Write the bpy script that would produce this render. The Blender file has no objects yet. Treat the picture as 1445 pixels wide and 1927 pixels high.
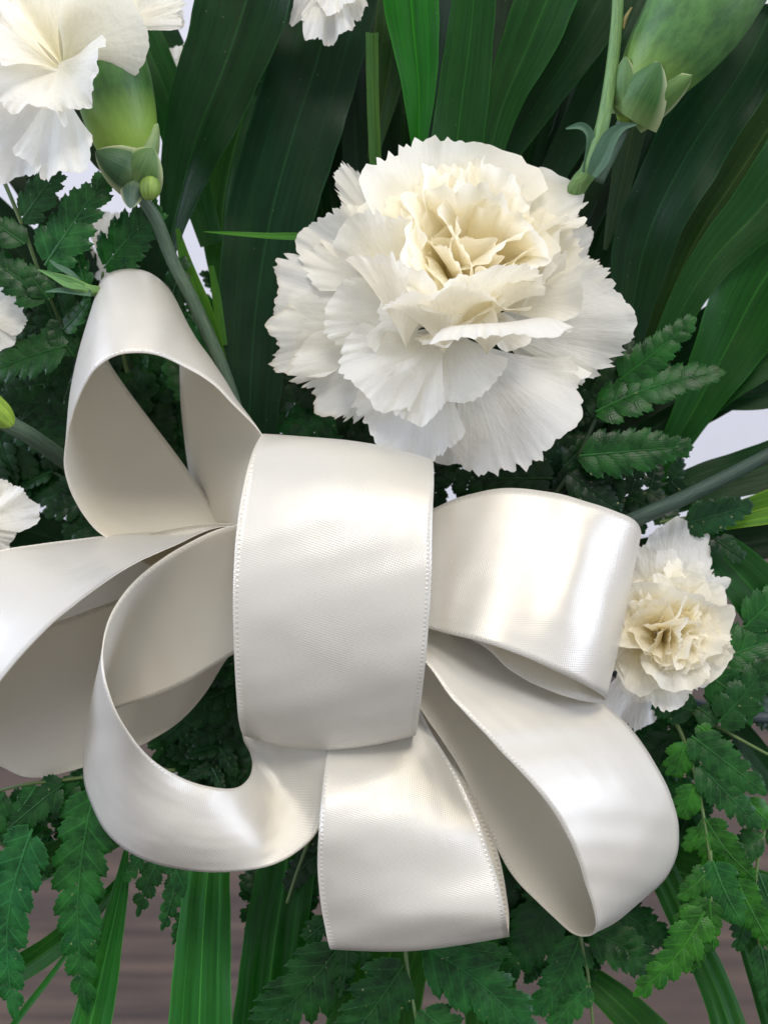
import bpy, math, random
import numpy as np
from mathutils import Vector, Matrix

# ------------------------------------------------------------------ scene, camera, light
sc = bpy.context.scene
S = 1.0/9200.0                 # one photograph pixel at the bow, in metres
D0 = 2600.0                    # distance of the bow from the camera, in the same unit
CX, CY = 722.5, 963.5
PITCH = math.radians(25)
CAM = np.array([0.0, 0.0, 0.52])
RIGHT = np.array([1.0, 0, 0])
FWD = np.array([0, math.cos(PITCH), -math.sin(PITCH)])
UP = np.array([0, math.sin(PITCH), math.cos(PITCH)])

cam = bpy.data.cameras.new('camera'); camo = bpy.data.objects.new('camera', cam)
sc.collection.objects.link(camo); sc.camera = camo
camo.location = CAM; camo.rotation_euler = (math.radians(90)-PITCH, 0, 0)
cam.sensor_fit = 'VERTICAL'; cam.sensor_height = 24.0
cam.lens = 12.0*D0/CY
cam.clip_start = 0.01; cam.clip_end = 50
cam.dof.use_dof = True; cam.dof.focus_distance = (D0-60)*S; cam.dof.aperture_fstop = 13.0

w = bpy.data.worlds.new('World'); sc.world = w; w.use_nodes = True
bg = w.node_tree.nodes['Background']
bg.inputs['Color'].default_value = (0.86, 0.90, 1.0, 1); bg.inputs['Strength'].default_value = 0.62

def area(name, loc, target, size, sizey, power, color):
    l = bpy.data.lights.new(name, 'AREA'); l.shape = 'RECTANGLE'; l.size = size; l.size_y = sizey
    l.energy = power; l.color = color
    o = bpy.data.objects.new(name, l); sc.collection.objects.link(o); o.location = loc
    o.rotation_euler = (Vector(target)-Vector(loc)).to_track_quat('-Z', 'Y').to_euler()
BOW = tuple(CAM+FWD*D0*S)
area('ceiling_panel_light', (0.15, -0.55, 2.2), BOW, 0.8, 0.45, 17, (1.0, 0.95, 0.87))
area('ceiling_light_warm', (0.75, 0.0, 1.9), BOW, 0.28, 0.28, 5.0, (1.0, 0.84, 0.62))
area('window_light_left', (-1.9, 0.1, 1.25), BOW, 0.6, 1.0, 26, (0.70, 0.78, 1.0))
area('window_light_right', (2.0, -0.3, 1.1), BOW, 0.5, 1.1, 20, (0.70, 0.78, 1.0))

sc.view_settings.view_transform = 'Standard'; sc.view_settings.look = 'None'
sc.view_settings.gamma = 1; sc.view_settings.use_curve_mapping = False
sc.view_settings.exposure = 0.22
sc.render.engine = 'CYCLES'
sc.cycles.max_bounces = 14; sc.cycles.diffuse_bounces = 12; sc.cycles.transmission_bounces = 10

# ------------------------------------------------------------------ helpers
def M(x, y, d=0.0):            # pixel + depth -> metric frame (right, down, depth) in pixel units
    k = 1+d/D0
    return np.array([(x-CX)*k, (y-CY)*k, float(d)])
def to_world(a):
    a = np.asarray(a, float).reshape(-1, 3)
    return CAM + S*(a[:, :1]*RIGHT - a[:, 1:2]*UP + (a[:, 2:3]+D0)*FWD)
def nrm(v):
    v = np.asarray(v, float); return v/(np.linalg.norm(v)+1e-12)
def cr(P, n):                  # Catmull-Rom through rows of P, n samples per span
    P = np.asarray(P, float); out = []
    Q = np.vstack([2*P[0]-P[1], P, 2*P[-1]-P[-2]])
    for i in range(1, len(Q)-2):
        for j in range(n):
            t = j/n
            out.append(.5*((2*Q[i])+(-Q[i-1]+Q[i+1])*t+(2*Q[i-1]-5*Q[i]+4*Q[i+1]-Q[i+2])*t*t
                           +(-Q[i-1]+3*Q[i]-3*Q[i+1]+Q[i+2])*t**3))
    out.append(P[-1]); return np.array(out)
def empty(name, base, label, cat, group=None):
    o = bpy.data.objects.new(name, None); sc.collection.objects.link(o)
    o.empty_display_size = .005
    o.location = to_world(base)[0]; o['label'] = label; o['category'] = cat
    if group: o['group'] = group
    return o
def tag(o, label, cat, group=None):
    o['label'] = label; o['category'] = cat
    if group: o['group'] = group
    return o
def add(name, verts, faces, mats, parent=None, uv=None, midx=None, color=(1, 1, 1, 1), smooth=True, origin=None):
    Wd = to_world(verts)
    if parent is not None:
        org = np.array(parent.location) if parent.parent is None else np.array(parent.parent.location)
    else:
        org = to_world(origin)[0] if origin is not None else Wd.mean(0)
    me = bpy.data.meshes.new(name); me.from_pydata((Wd-org).tolist(), [], faces)
    if not isinstance(mats, (list, tuple)): mats = [mats]
    for m in mats: me.materials.append(m)
    if midx is not None: me.polygons.foreach_set('material_index', midx)
    if smooth: me.polygons.foreach_set('use_smooth', [True]*len(me.polygons))
    if uv is not None:
        L = me.uv_layers.new(name='UVMap'); uv = np.asarray(uv, float)
        vi = np.empty(len(me.loops), dtype=np.int32); me.loops.foreach_get('vertex_index', vi)
        L.data.foreach_set('uv', uv[vi].ravel())
    me.update()
    o = bpy.data.objects.new(name, me); sc.collection.objects.link(o); o.color = color
    if parent is not None: o.parent = parent
    else: o.location = org
    return o
def grid_faces(nr, nc, off=0, closed=False):
    f = []
    for i in range(nr-1):
        for j in range(nc-1 if not closed else nc):
            a = off+i*nc+j; b = off+i*nc+(j+1) % nc
            f.append((a, b, b+nc, a+nc))
    return f

# ------------------------------------------------------------------ materials
class NT:
    def __init__(s, name):
        s.m = bpy.data.materials.new(name); s.m.use_nodes = True; s.t = s.m.node_tree
        s.t.nodes.clear(); s.out = s.n('ShaderNodeOutputMaterial')
    def n(s, ty, **kw):
        n = s.t.nodes.new(ty)
        for k, v in kw.items():
            if hasattr(n, k) and k not in n.inputs: setattr(n, k, v)
            else: n.inputs[k].default_value = v
        return n
    def l(s, a, b): s.t.links.new(a, b)
    def math(s, op, a, b=None, clamp=False):
        n = s.n('ShaderNodeMath'); n.operation = op; n.use_clamp = clamp
        for i, v in enumerate((a, b)):
            if v is None: continue
            if isinstance(v, (int, float)): n.inputs[i].default_value = v
            else: s.l(v, n.inputs[i])
        return n.outputs[0]
    def mix(s, f, a, b, mode='MIX'):
        n = s.n('ShaderNodeMix'); n.data_type = 'RGBA'; n.blend_type = mode
        for i, v in ((0, f), (6, a), (7, b)):
            if isinstance(v, (int, float)): n.inputs[i].default_value = v
            elif isinstance(v, tuple): n.inputs[i].default_value = v if len(v) == 4 else v+(1,)
            else: s.l(v, n.inputs[i])
        return n.outputs[2]
    def ramp(s, f, stops):
        n = s.n('ShaderNodeValToRGB'); e = n.color_ramp.elements
        while len(e) < len(stops): e.new(.5)
        for k, (p, c) in enumerate(stops):
            e[k].position = p; e[k].color = (c, c, c, 1) if isinstance(c, (int, float)) else tuple(c)+(1,)
        s.l(f, n.inputs[0]); return n.outputs[0]
    def noise(s, vec, scale, detail=3, rough=.5, sx=None):
        if sx is not None:
            mp = s.n('ShaderNodeMapping'); mp.inputs['Scale'].default_value = sx; s.l(vec, mp.inputs[0]); vec = mp.outputs[0]
        n = s.n('ShaderNodeTexNoise'); n.inputs['Scale'].default_value = scale
        n.inputs['Detail'].default_value = detail; n.inputs['Roughness'].default_value = rough
        s.l(vec, n.inputs['Vector']); return n.outputs[0]
    def bump(s, h, strength, dist, prev=None):
        n = s.n('ShaderNodeBump'); n.inputs['Strength'].default_value = strength
        n.inputs['Distance'].default_value = dist; s.l(h, n.inputs['Height'])
        if prev is not None: s.l(prev, n.inputs['Normal'])
        return n.outputs[0]

def mat_satin():
    s = NT('ivory_satin'); uvn = s.n('ShaderNodeUVMap'); uvn.uv_map = 'UVMap'; uv = uvn.outputs[0]
    sep = s.n('ShaderNodeSeparateXYZ'); s.l(uv, sep.inputs[0]); u, v = sep.outputs[0], sep.outputs[1]
    # twill rows: tiny slanted floats.  u runs 0..1 over the 372 px width, v in ribbon widths
    a = s.math('SINE', s.math('ADD', s.math('MULTIPLY', u, 2*math.pi*76), s.math('MULTIPLY', v, 2*math.pi*30)))
    b = s.math('SINE', s.math('ADD', s.math('MULTIPLY', u, -2*math.pi*26), s.math('MULTIPLY', v, 2*math.pi*84)))
    weave = s.math('ADD', s.math('MULTIPLY', a, .5), s.math('MULTIPLY', b, .5))
    # picot stitches near both edges
    e = s.math('MINIMUM', u, s.math('SUBTRACT', 1.0, u))
    band = s.math('COMPARE', e, .020); band.node.inputs[2].default_value = .0065
    st = s.math('SINE', s.math('ADD', s.math('MULTIPLY', v, 2*math.pi*44), s.math('MULTIPLY', s.noise(uv, 1.0, 2, .5, (1, 14, 1)), 7.0)))
    st = s.math('MULTIPLY', band, st)
    slubs = s.noise(uv, 1.0, 3, .6, (90, 3, 1)); slub2 = s.noise(uv, 1.0, 3, .6, (3, 60, 1))
    big = s.noise(uv, 1.0, 2, .5, (2.4, 1.3, 1))
    n1 = s.bump(big, .5, .0015)
    n1 = s.bump(slubs, .06, .0001, n1); n1 = s.bump(slub2, .04, .0001, n1)
    n2 = s.bump(weave, .30, .00005, n1)
    n3 = s.bump(st, .35, .00010, n2)
    col = s.mix(s.math('MULTIPLY', s.math('MAXIMUM', s.math('MULTIPLY', st, -1.0), 0.0), .18), (.665, .638, .565), (.50, .46, .40))
    col = s.mix(s.math('MULTIPLY', s.math('ADD', weave, 1.0), .06), col, (.60, .57, .52))
    p = s.n('ShaderNodeBsdfPrincipled'); s.l(col, p.inputs['Base Color'])
    p.inputs['Roughness'].default_value = .33; p.inputs['Specular IOR Level'].default_value = .85
    p.inputs['Anisotropic'].default_value = .6
    p.inputs['Metallic'].default_value = .20
    tg = s.n('ShaderNodeTangent'); tg.direction_type = 'UV_MAP'; tg.uv_map = 'UVMap'
    s.l(tg.outputs[0], p.inputs['Tangent'])
    p.inputs['Sheen Weight'].default_value = .12; p.inputs['Sheen Roughness'].default_value = .4
    s.l(n3, p.inputs['Normal'])
    t = s.n('ShaderNodeBsdfTranslucent'); t.inputs[0].default_value = (.80, .76, .66, 1)
    mx = s.n('ShaderNodeMixShader'); mx.inputs[0].default_value = .12
    s.l(p.outputs[0], mx.inputs[1]); s.l(t.outputs[0], mx.inputs[2]); s.l(mx.outputs[0], s.out.inputs[0]); return s.m
def mat_satin_back():
    s = NT('ivory_ribbon_reverse'); uvn = s.n('ShaderNodeUVMap'); uvn.uv_map = 'UVMap'; uv = uvn.outputs[0]
    n = s.noise(uv, 1.0, 2, .5, (120, 120, 1)); big = s.noise(uv, 1.0, 2, .5, (1.6, 2.4, 1))
    b = s.bump(big, .2, .0008); b = s.bump(n, .15, .00003, b)
    sep = s.n('ShaderNodeSeparateXYZ'); s.l(uv, sep.inputs[0]); u, v = sep.outputs[0], sep.outputs[1]
    e = s.math('MINIMUM', u, s.math('SUBTRACT', 1.0, u))
    band = s.math('COMPARE', e, .02); band.node.inputs[2].default_value = .008
    b = s.bump(s.math('MULTIPLY', band, s.math('SINE', s.math('MULTIPLY', v, 2*math.pi*40))), .5, .00015, b)
    p = s.n('ShaderNodeBsdfPrincipled'); p.inputs['Base Color'].default_value = (.90, .86, .75, 1)
    p.inputs['Roughness'].default_value = .5; p.inputs['Specular IOR Level'].default_value = .35
    s.l(b, p.inputs['Normal'])
    t = s.n('ShaderNodeBsdfTranslucent'); t.inputs[0].default_value = (.84, .80, .70, 1)
    mx = s.n('ShaderNodeMixShader'); mx.inputs[0].default_value = .38
    s.l(p.outputs[0], mx.inputs[1]); s.l(t.outputs[0], mx.inputs[2]); s.l(mx.outputs[0], s.out.inputs[0]); return s.m
def mat_petal():
    s = NT('carnation_petal'); uvn = s.n('ShaderNodeUVMap'); uvn.uv_map = 'UVMap'; uv = uvn.outputs[0]
    sep = s.n('ShaderNodeSeparateXYZ'); s.l(uv, sep.inputs[0]); u, v = sep.outputs[0], sep.outputs[1]
    oi = s.n('ShaderNodeObjectInfo')
    osep = s.n('ShaderNodeSeparateColor'); s.l(oi.outputs['Color'], osep.inputs[0])
    warm = osep.outputs[0]                               # how creamy this petal is
    f = s.math('POWER', s.math('SUBTRACT', 1.0, v, True), 1.3)
    f = s.math('MULTIPLY', f, s.math('MULTIPLY', warm, 1.1), True)
    nz = s.noise(uv, 1.0, 3, .5, (26, 3, 1))
    col = s.mix(f, (.93, .93, .905), (.99, .88, .50))
    col = s.mix(s.math('MULTIPLY', warm, .42), col, (.97, .90, .66))
    streak = s.noise(uv, 1.0, 4, .65, (70, 3.5, 1))
    col = s.mix(s.math('MULTIPLY', s.math('SUBTRACT', streak, .52, True), .30), col, (.74, .74, .70))
    # greenish base spot on the outermost claw
    g = s.math('MULTIPLY', s.math('SUBTRACT', .13, v, True), 3.0, True)
    col = s.mix(g, col, (.55, .60, .26))
    # faint brown dry rim
    rim = s.math('MULTIPLY', s.math('SUBTRACT', v, .972, True), 16.0, True)
    rim = s.math('MULTIPLY', rim, osep.outputs[1])
    col = s.mix(rim, col, (.52, .42, .26))
    b = s.bump(streak, .22, .0004); b = s.bump(nz, .22, .0010, b)
    b = s.bump(s.noise(uv, 1.0, 3, .5, (7, 6, 1)), .25, .002, b)
    p = s.n('ShaderNodeBsdfPrincipled'); s.l(col, p.inputs['Base Color'])
    p.inputs['Roughness'].default_value = .55; p.inputs['Specular IOR Level'].default_value = .3
    p.inputs['Sheen Weight'].default_value = .08
    s.l(b, p.inputs['Normal'])
    t = s.n('ShaderNodeBsdfTranslucent'); s.l(s.mix(.5, col, (1.0, .93, .72)), t.inputs[0]); s.l(b, t.inputs[1])
    mx = s.n('ShaderNodeMixShader'); mx.inputs[0].default_value = .46
    s.l(p.outputs[0], mx.inputs[1]); s.l(t.outputs[0], mx.inputs[2]); s.l(mx.outputs[0], s.out.inputs[0]); return s.m
def mat_blade():
    s = NT('palm_blade'); uvn = s.n('ShaderNodeUVMap'); uvn.uv_map = 'UVMap'; uv = uvn.outputs[0]
    oi = s.n('ShaderNodeObjectInfo'); base = s.mix(1.0, oi.outputs['Color'], (.62, 1.25, .62, 1), 'MULTIPLY'); rnd = oi.outputs['Random']
    sep = s.n('ShaderNodeSeparateXYZ'); s.l(uv, sep.inputs[0]); u = sep.outputs[0]
    off = s.n('ShaderNodeVectorMath'); off.operation = 'ADD'; s.l(uv, off.inputs[0])
    cx = s.n('ShaderNodeCombineXYZ'); s.l(s.math('MULTIPLY', rnd, 37.0), cx.inputs[0]); s.l(s.math('MULTIPLY', rnd, 11.0), cx.inputs[1])
    s.l(cx.outputs[0], off.inputs[1]); vec = off.outputs[0]
    st1 = s.noise(vec, 1.0, 2, .6, (60, .25, 1)); st2 = s.noise(vec, 1.0, 4, .7, (13, .16, 1)); bl = s.noise(vec, 1.0, 3, .5, (1.6, .5, 1))
    light = s.mix(1.0, base, (1.55, 1.5, 1.45, 1), 'MULTIPLY'); dark = s.mix(1.0, base, (.72, .74, .75, 1), 'MULTIPLY')
    col = s.mix(s.ramp(st2, [(.3, 0), (.75, 1)]), dark, light)
    col = s.mix(s.ramp(st1, [(.52, 0), (.72, .5)]), col, light)
    yel = s.mix(1.0, base, (4.2, 2.0, .8, 1), 'MULTIPLY')
    col = s.mix(s.ramp(bl, [(.5, 0), (.8, .3)]), col, yel)
    # pale midrib and secondary veins
    mid = s.math('COMPARE', u, .5); mid.node.inputs[2].default_value = .012
    for q in (.22, .77):
        k = s.math('COMPARE', u, q); k.node.inputs[2].default_value = .006
        mid = s.math('MAXIMUM', mid, s.math('MULTIPLY', k, .5))
    e = s.math('MINIMUM', u, s.math('SUBTRACT', 1.0, u))
    ed = s.math('LESS_THAN', e, .018)
    mid = s.math('MULTIPLY', s.math('MAXIMUM', mid, s.math('MULTIPLY', ed, .8)), .5)
    col = s.mix(mid, col, s.mix(1.0, base, (5.5, 3.2, 4.0, 1), 'MULTIPLY'))
    spots = s.n('ShaderNodeTexVoronoi'); spots.inputs['Scale'].default_value = 1.0
    mp = s.n('ShaderNodeMapping'); mp.inputs['Scale'].default_value = (5, 4, 1); s.l(vec, mp.inputs[0]); s.l(mp.outputs[0], spots.inputs['Vector'])
    sp = s.math('LESS_THAN', spots.outputs['Distance'], .045)
    col = s.mix(s.math('MULTIPLY', sp, .55), col, (.16, .17, .10))
    b = s.bump(st1, .3, .0002); b = s.bump(st2, .2, .0005, b)
    b = s.bump(s.noise(vec, 1.0, 2, .5, (1.3, .5, 1)), .3, .003, b)
    p = s.n('ShaderNodeBsdfPrincipled'); s.l(col, p.inputs['Base Color'])
    s.l(s.ramp(st2, [(.3, .36), (.7, .52)]), p.inputs['Roughness']); p.inputs['Specular IOR Level'].default_value = .20
    s.l(b, p.inputs['Normal'])
    t = s.n('ShaderNodeBsdfTranslucent'); s.l(s.mix(1.0, col, (1.6, 2.2, .7, 1), 'MULTIPLY'), t.inputs[0])
    mx = s.n('ShaderNodeMixShader'); mx.inputs[0].default_value = .22
    s.l(p.outputs[0], mx.inputs[1]); s.l(t.outputs[0], mx.inputs[2]); s.l(mx.outputs[0], s.out.inputs[0]); return s.m
def mat_fern():
    s = NT('fern_leaf'); uvn = s.n('ShaderNodeUVMap'); uvn.uv_map = 'UVMap'; uv = uvn.outputs[0]
    oi = s.n('ShaderNodeObjectInfo'); base = s.mix(1.0, oi.outputs['Color'], (.72, 1.15, .66, 1), 'MULTIPLY')
    sep = s.n('ShaderNodeSeparateXYZ'); s.l(uv, sep.inputs[0]); u, v = sep.outputs[0], sep.outputs[1]
    tc = s.n('ShaderNodeTexCoord'); ob = tc.outputs['Object']
    n1 = s.noise(ob, 260, 3, .6); n2 = s.noise(ob, 1500, 3, .6); n3 = s.noise(ob, 90, 2, .5)
    light = s.mix(1.0, base, (2.1, 1.75, 1.6, 1), 'MULTIPLY'); dark = s.mix(1.0, base, (.55, .62, .6, 1), 'MULTIPLY')
    col = s.mix(s.ramp(n1, [(.35, 0), (.7, 1)]), dark, light)
    col = s.mix(s.ramp(n3, [(.5, 0), (.8, .45)]), col, s.mix(1.0, base, (1.0, 1.5, 2.6, 1), 'MULTIPLY'))
    au = s.math('ABSOLUTE', s.math('SUBTRACT', u, .5))
    mid = s.math('LESS_THAN', au, .035)
    # side veins: herringbone
    hv = s.math('SINE', s.math('SUBTRACT', s.math('MULTIPLY', v, 2*math.pi*8), s.math('MULTIPLY', au, 26.0)))
    sv = s.math('GREATER_THAN', hv, .90)
    rim = s.math('GREATER_THAN', au, .465)
    col = s.mix(s.math('MULTIPLY', mid, .35), col, s.mix(1.0, base, (3.6, 2.8, 3.0, 1), 'MULTIPLY'))
    col = s.mix(s.math('MULTIPLY', sv, .12), col, light)
    col = s.mix(s.math('MULTIPLY', rim, .30), col, s.mix(1.0, base, (4.5, 3.2, 3.6, 1), 'MULTIPLY'))
    vo = s.n('ShaderNodeTexVoronoi'); vo.inputs['Scale'].default_value = 420; s.l(ob, vo.inputs['Vector'])
    col = s.mix(s.math('MULTIPLY', s.math('LESS_THAN', vo.outputs['Distance'], .10), s.ramp(n3, [(.5, 0), (.62, .7)])), col, (.26, .27, .12))
    b = s.bump(n2, .25, .00012); b = s.bump(n1, .2, .0006, b); b = s.bump(hv, .10, .00008, b)
    b = s.bump(s.math('MULTIPLY', mid, -1.0), .5, .0003, b)
    p = s.n('ShaderNodeBsdfPrincipled'); s.l(col, p.inputs['Base Color'])
    s.l(s.ramp(n1, [(.3, .24), (.7, .44)]), p.inputs['Roughness']); p.inputs['Specular IOR Level'].default_value = .24
    s.l(b, p.inputs['Normal'])
    t = s.n('ShaderNodeBsdfTranslucent'); s.l(s.mix(1.0, col, (1.6, 2.3, .7, 1), 'MULTIPLY'), t.inputs[0])
    mx = s.n('ShaderNodeMixShader'); mx.inputs[0].default_value = .18
    s.l(p.outputs[0], mx.inputs[1]); s.l(t.outputs[0], mx.inputs[2]); s.l(mx.outputs[0], s.out.inputs[0]); return s.m
def mat_stem(kind='stem'):
    s = NT(kind+'_skin'); oi = s.n('ShaderNodeObjectInfo'); base = oi.outputs['Color']
    uvn = s.n('ShaderNodeUVMap'); uvn.uv_map = 'UVMap'; uv = uvn.outputs[0]
    st = s.noise(uv, 1.0, 4, .65, (26, 1.2, 1)); tc = s.n('ShaderNodeTexCoord'); sp = s.noise(tc.outputs['Object'], 1600, 3, .6)
    n3 = s.noise(tc.outputs['Object'], 160, 3, .5)
    col = s.mix(s.ramp(st, [(.35, 0), (.7, 1)]), s.mix(1.0, base, (.62, .68, .7, 1), 'MULTIPLY'), s.mix(1.0, base, (1.45, 1.35, 1.25, 1), 'MULTIPLY'))
    col = s.mix(s.ramp(n3, [(.5, 0), (.85, .15)]), col, s.mix(1.0, base, (1.5, 1.25, .8, 1), 'MULTIPLY'))
    col = s.mix(s.ramp(sp, [(.6, 0), (.8, .2)]), col, s.mix(1.0, base, (1.6, 1.8, 2.4, 1), 'MULTIPLY'))
    sep = s.n('ShaderNodeSeparateXYZ'); s.l(uv, sep.inputs[0])
    if kind == 'calyx': col = s.mix(s.ramp(s.math('MULTIPLY', sep.outputs[1], .22), [(.18, .75), (.55, 0)]), col, (.26, .40, .06))
    if kind == 'bract':
        au = s.math('ABSOLUTE', s.math('SUBTRACT', sep.outputs[0], .5))
        col = s.mix(s.ramp(s.math('MULTIPLY', au, 2.0), [(.72, 0), (.97, .8)]), col, (.42, .46, .26))
        col = s.mix(s.ramp(sep.outputs[1], [(.0, .4), (.4, 0)]), col, (.30, .40, .14))
    b = s.bump(st, .4, .0004); b = s.bump(sp, .2, .0001, b)
    p = s.n('ShaderNodeBsdfPrincipled'); s.l(col, p.inputs['Base Color']); p.inputs['Roughness'].default_value = .48
    p.inputs['Specular IOR Level'].default_value = .4
    p.inputs['Subsurface Weight'].default_value = .12; p.inputs['Subsurface Radius'].default_value = (.002, .003, .001)
    s.l(b, p.inputs['Normal']); s.l(p.outputs[0], s.out.inputs[0]); return s.m
def mat_wood():
    s = NT('dark_wood'); tc = s.n('ShaderNodeTexCoord'); ob = tc.outputs['Object']
    g = s.noise(ob, 1.0, 6, .62, (7, 120, 20)); g2 = s.noise(ob, 1.0, 4, .6, (2.2, 26, 8)); g3 = s.noise(ob, 1.0, 3, .5, (9, 30, 6))
    col = s.mix(s.ramp(g, [(.38, 0), (.66, 1)]), (.028, .017, .012), (.105, .068, .048))
    col = s.mix(s.ramp(g2, [(.45, 0), (.7, .8)]), col, (.040, .025, .021))
    col = s.mix(s.ramp(g3, [(.45, 0), (.8, .45)]), col, (.12, .08, .055))
    p = s.n('ShaderNodeBsdfPrincipled'); s.l(col, p.inputs['Base Color']); p.inputs['Roughness'].default_value = .5
    s.l(s.bump(g, .3, .001), p.inputs['Normal']); s.l(p.outputs[0], s.out.inputs[0]); return s.m
def mat_wall():
    s = NT('white_paint'); tc = s.n('ShaderNodeTexCoord'); n = s.noise(tc.outputs['Object'], 60, 3, .5)
    p = s.n('ShaderNodeBsdfPrincipled'); s.l(s.mix(n, (.76, .76, .80), (.80, .80, .84)), p.inputs['Base Color']); p.inputs['Roughness'].default_value = .7
    s.l(s.bump(n, .1, .001), p.inputs['Normal']); s.l(p.outputs[0], s.out.inputs[0]); return s.m
SATIN, SBACK, PETAL, BLADE, FERN, STEM, WOOD, WALL = mat_satin(), mat_satin_back(), mat_petal(), mat_blade(), mat_fern(), mat_stem(), mat_wood(), mat_wall()
CALYX_MAT, BRACT_MAT = mat_stem('calyx'), mat_stem('bract')

# ------------------------------------------------------------------ setting
def world_box(name, lo, hi, m):
    x0, y0, z0 = lo; x1, y1, z1 = hi
    v = [(x, y, z) for x in (x0, x1) for y in (y0, y1) for z in (z0, z1)]
    f = [(0, 1, 3, 2), (4, 6, 7, 5), (0, 4, 5, 1), (2, 3, 7, 6), (0, 2, 6, 4), (1, 5, 7, 3)]
    me = bpy.data.meshes.new(name); me.from_pydata(v, [], f); me.materials.append(m)
    o = bpy.data.objects.new(name, me); sc.collection.objects.link(o); o['kind'] = 'structure'; return o
world_box('wooden_floor', (-3, -2, -.03), (3, 1.06, 0), WOOD)
world_box('wall', (-3, 1.062, -.03), (3, 1.16, 3), WALL)

# ------------------------------------------------------------------ the satin bow
W = 372.0
def ribbon(parent, stations, seed, flip=False, wrinkle=3.0, nseg=14, name='loop', label=None):
    rnd = random.Random(seed)
    rows = []
    for s in stations:
        ax, ay, bx, by, dm, sg = s[:6]
        k = 1+dm/D0
        Lt = math.hypot(ax-bx, ay-by)*k
        dd = sg*math.sqrt(max((W*W-Lt*Lt), 0))*.5 if abs(sg) <= 1 else sg
        a = M(ax, ay, dm-dd); b = M(bx, by, dm+dd)
        if len(s) > 6: m = M(s[6], s[7], dm+(s[8] if len(s) > 8 else 0))
        else: m = (a+b)/2
        rows.append(np.concatenate([a, m, b]))
    R = cr(rows, nseg); nr = len(R); nc = 25
    us = np.linspace(0, 1, nc); V = np.zeros((nr, nc, 3))
    for j, u in enumerate(us):
        la = 2*(u-.5)*(u-1); lm = 4*u*(1-u); lb = 2*u*(u-.5)
        V[:, j] = la*R[:, 0:3]+lm*R[:, 3:6]+lb*R[:, 6:9]
    ds = np.linalg.norm(np.diff(V[:, nc//2], axis=0), axis=1); v = np.concatenate([[0], np.cumsum(ds)])/W
    du = np.gradient(V, axis=1); dv = np.gradient(V, axis=0); N = np.cross(du, dv)
    N /= (np.linalg.norm(N, axis=2, keepdims=True)+1e-9)
    flip = not flip
    if flip: N = -N
    ph = [rnd.uniform(0, 6.28) for _ in range(6)]
    w_ = np.zeros((nr, nc))
    for j, u in enumerate(us):
        w_[:, j] = (np.sin(v*5.1+ph[0]+u*2.6)*.5+np.sin(v*9.3+ph[1]-u*3.4)*.28+np.sin(v*15.0+ph[2]+u*5)*.14
                    + np.sin(u*7+ph[3]+v*1.3)*.3 + .35*np.exp(-((v-v[-1]*.35-.5*u)/.10)**2)-.3*np.exp(-((v-v[-1]*.5+.35*u)/.08)**2)+.12*np.sin(v*31+u*9+ph[4])*np.sin(v*4+ph[5]))
    V = V+N*(w_*wrinkle)[..., None]
    th = 2.2
    F = V+N*th/2; B = V-N*th/2
    verts = np.vstack([F.reshape(-1, 3), B.reshape(-1, 3)])
    uv = np.array([(us[j], v[i]) for i in range(nr) for j in range(nc)]); uv = np.vstack([uv, uv])
    off = nr*nc; gf = grid_faces(nr, nc)
    if flip: gf = [t[::-1] for t in gf]
    bf = [tuple(off+q for q in t[::-1]) for t in gf]
    rim = []
    for i in range(nr-1):
        a = i*nc; rim.append((a, a+nc, off+a+nc, off+a)); a = i*nc+nc-1; rim.append((a+nc, a, off+a, off+a+nc))
    for j in range(nc-1):
        rim.append((j+1, j, off+j, off+j+1)); a = (nr-1)*nc+j; rim.append((a, a+1, off+a+1, off+a))
    faces = gf+bf+rim; mi = [0]*len(gf)+[1]*len(bf)+[1]*len(rim)
    o = add(name, verts, faces, [SATIN, SBACK], parent, uv, mi)
    if label: o['label'] = label
    return o

bow = empty('ribbon_bow', M(620, 1120, 0), 'large ivory satin ribbon bow with looped ribbons tied in front of the white carnations', 'bow')
# centre wrap
ribbon(bow, [
 (505, 850, 800, 885, 35, 0), (502, 826, 806, 868, -10, 0, 650, 838), (492, 818, 814, 869, -70, 0, 650, 829), (470, 868, 816, 905, -135, 0, 645, 868, -8), (449, 970, 813, 985, -185, 0, 632, 965, -14),
 (440, 1100, 811, 1105, -212, 0, 626, 1100, -16), (440, 1220, 803, 1215, -205, 0, 622, 1215, -12), (445, 1310, 794, 1300, -178, 0, 615, 1312, -8),
 (452, 1368, 785, 1368, -135, 0, 610, 1388), (462, 1384, 781, 1384, -95, 0, 615, 1408), (475, 1375, 775, 1375, -50, 0, 620, 1395), (490, 1330, 760, 1330, 0, 0), (500, 1150, 760, 1150, 40, 0), (505, 950, 780, 960, 45, 0)],
 11, wrinkle=3.2, label='broad upright centre loop wrapped round the knot')
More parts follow.
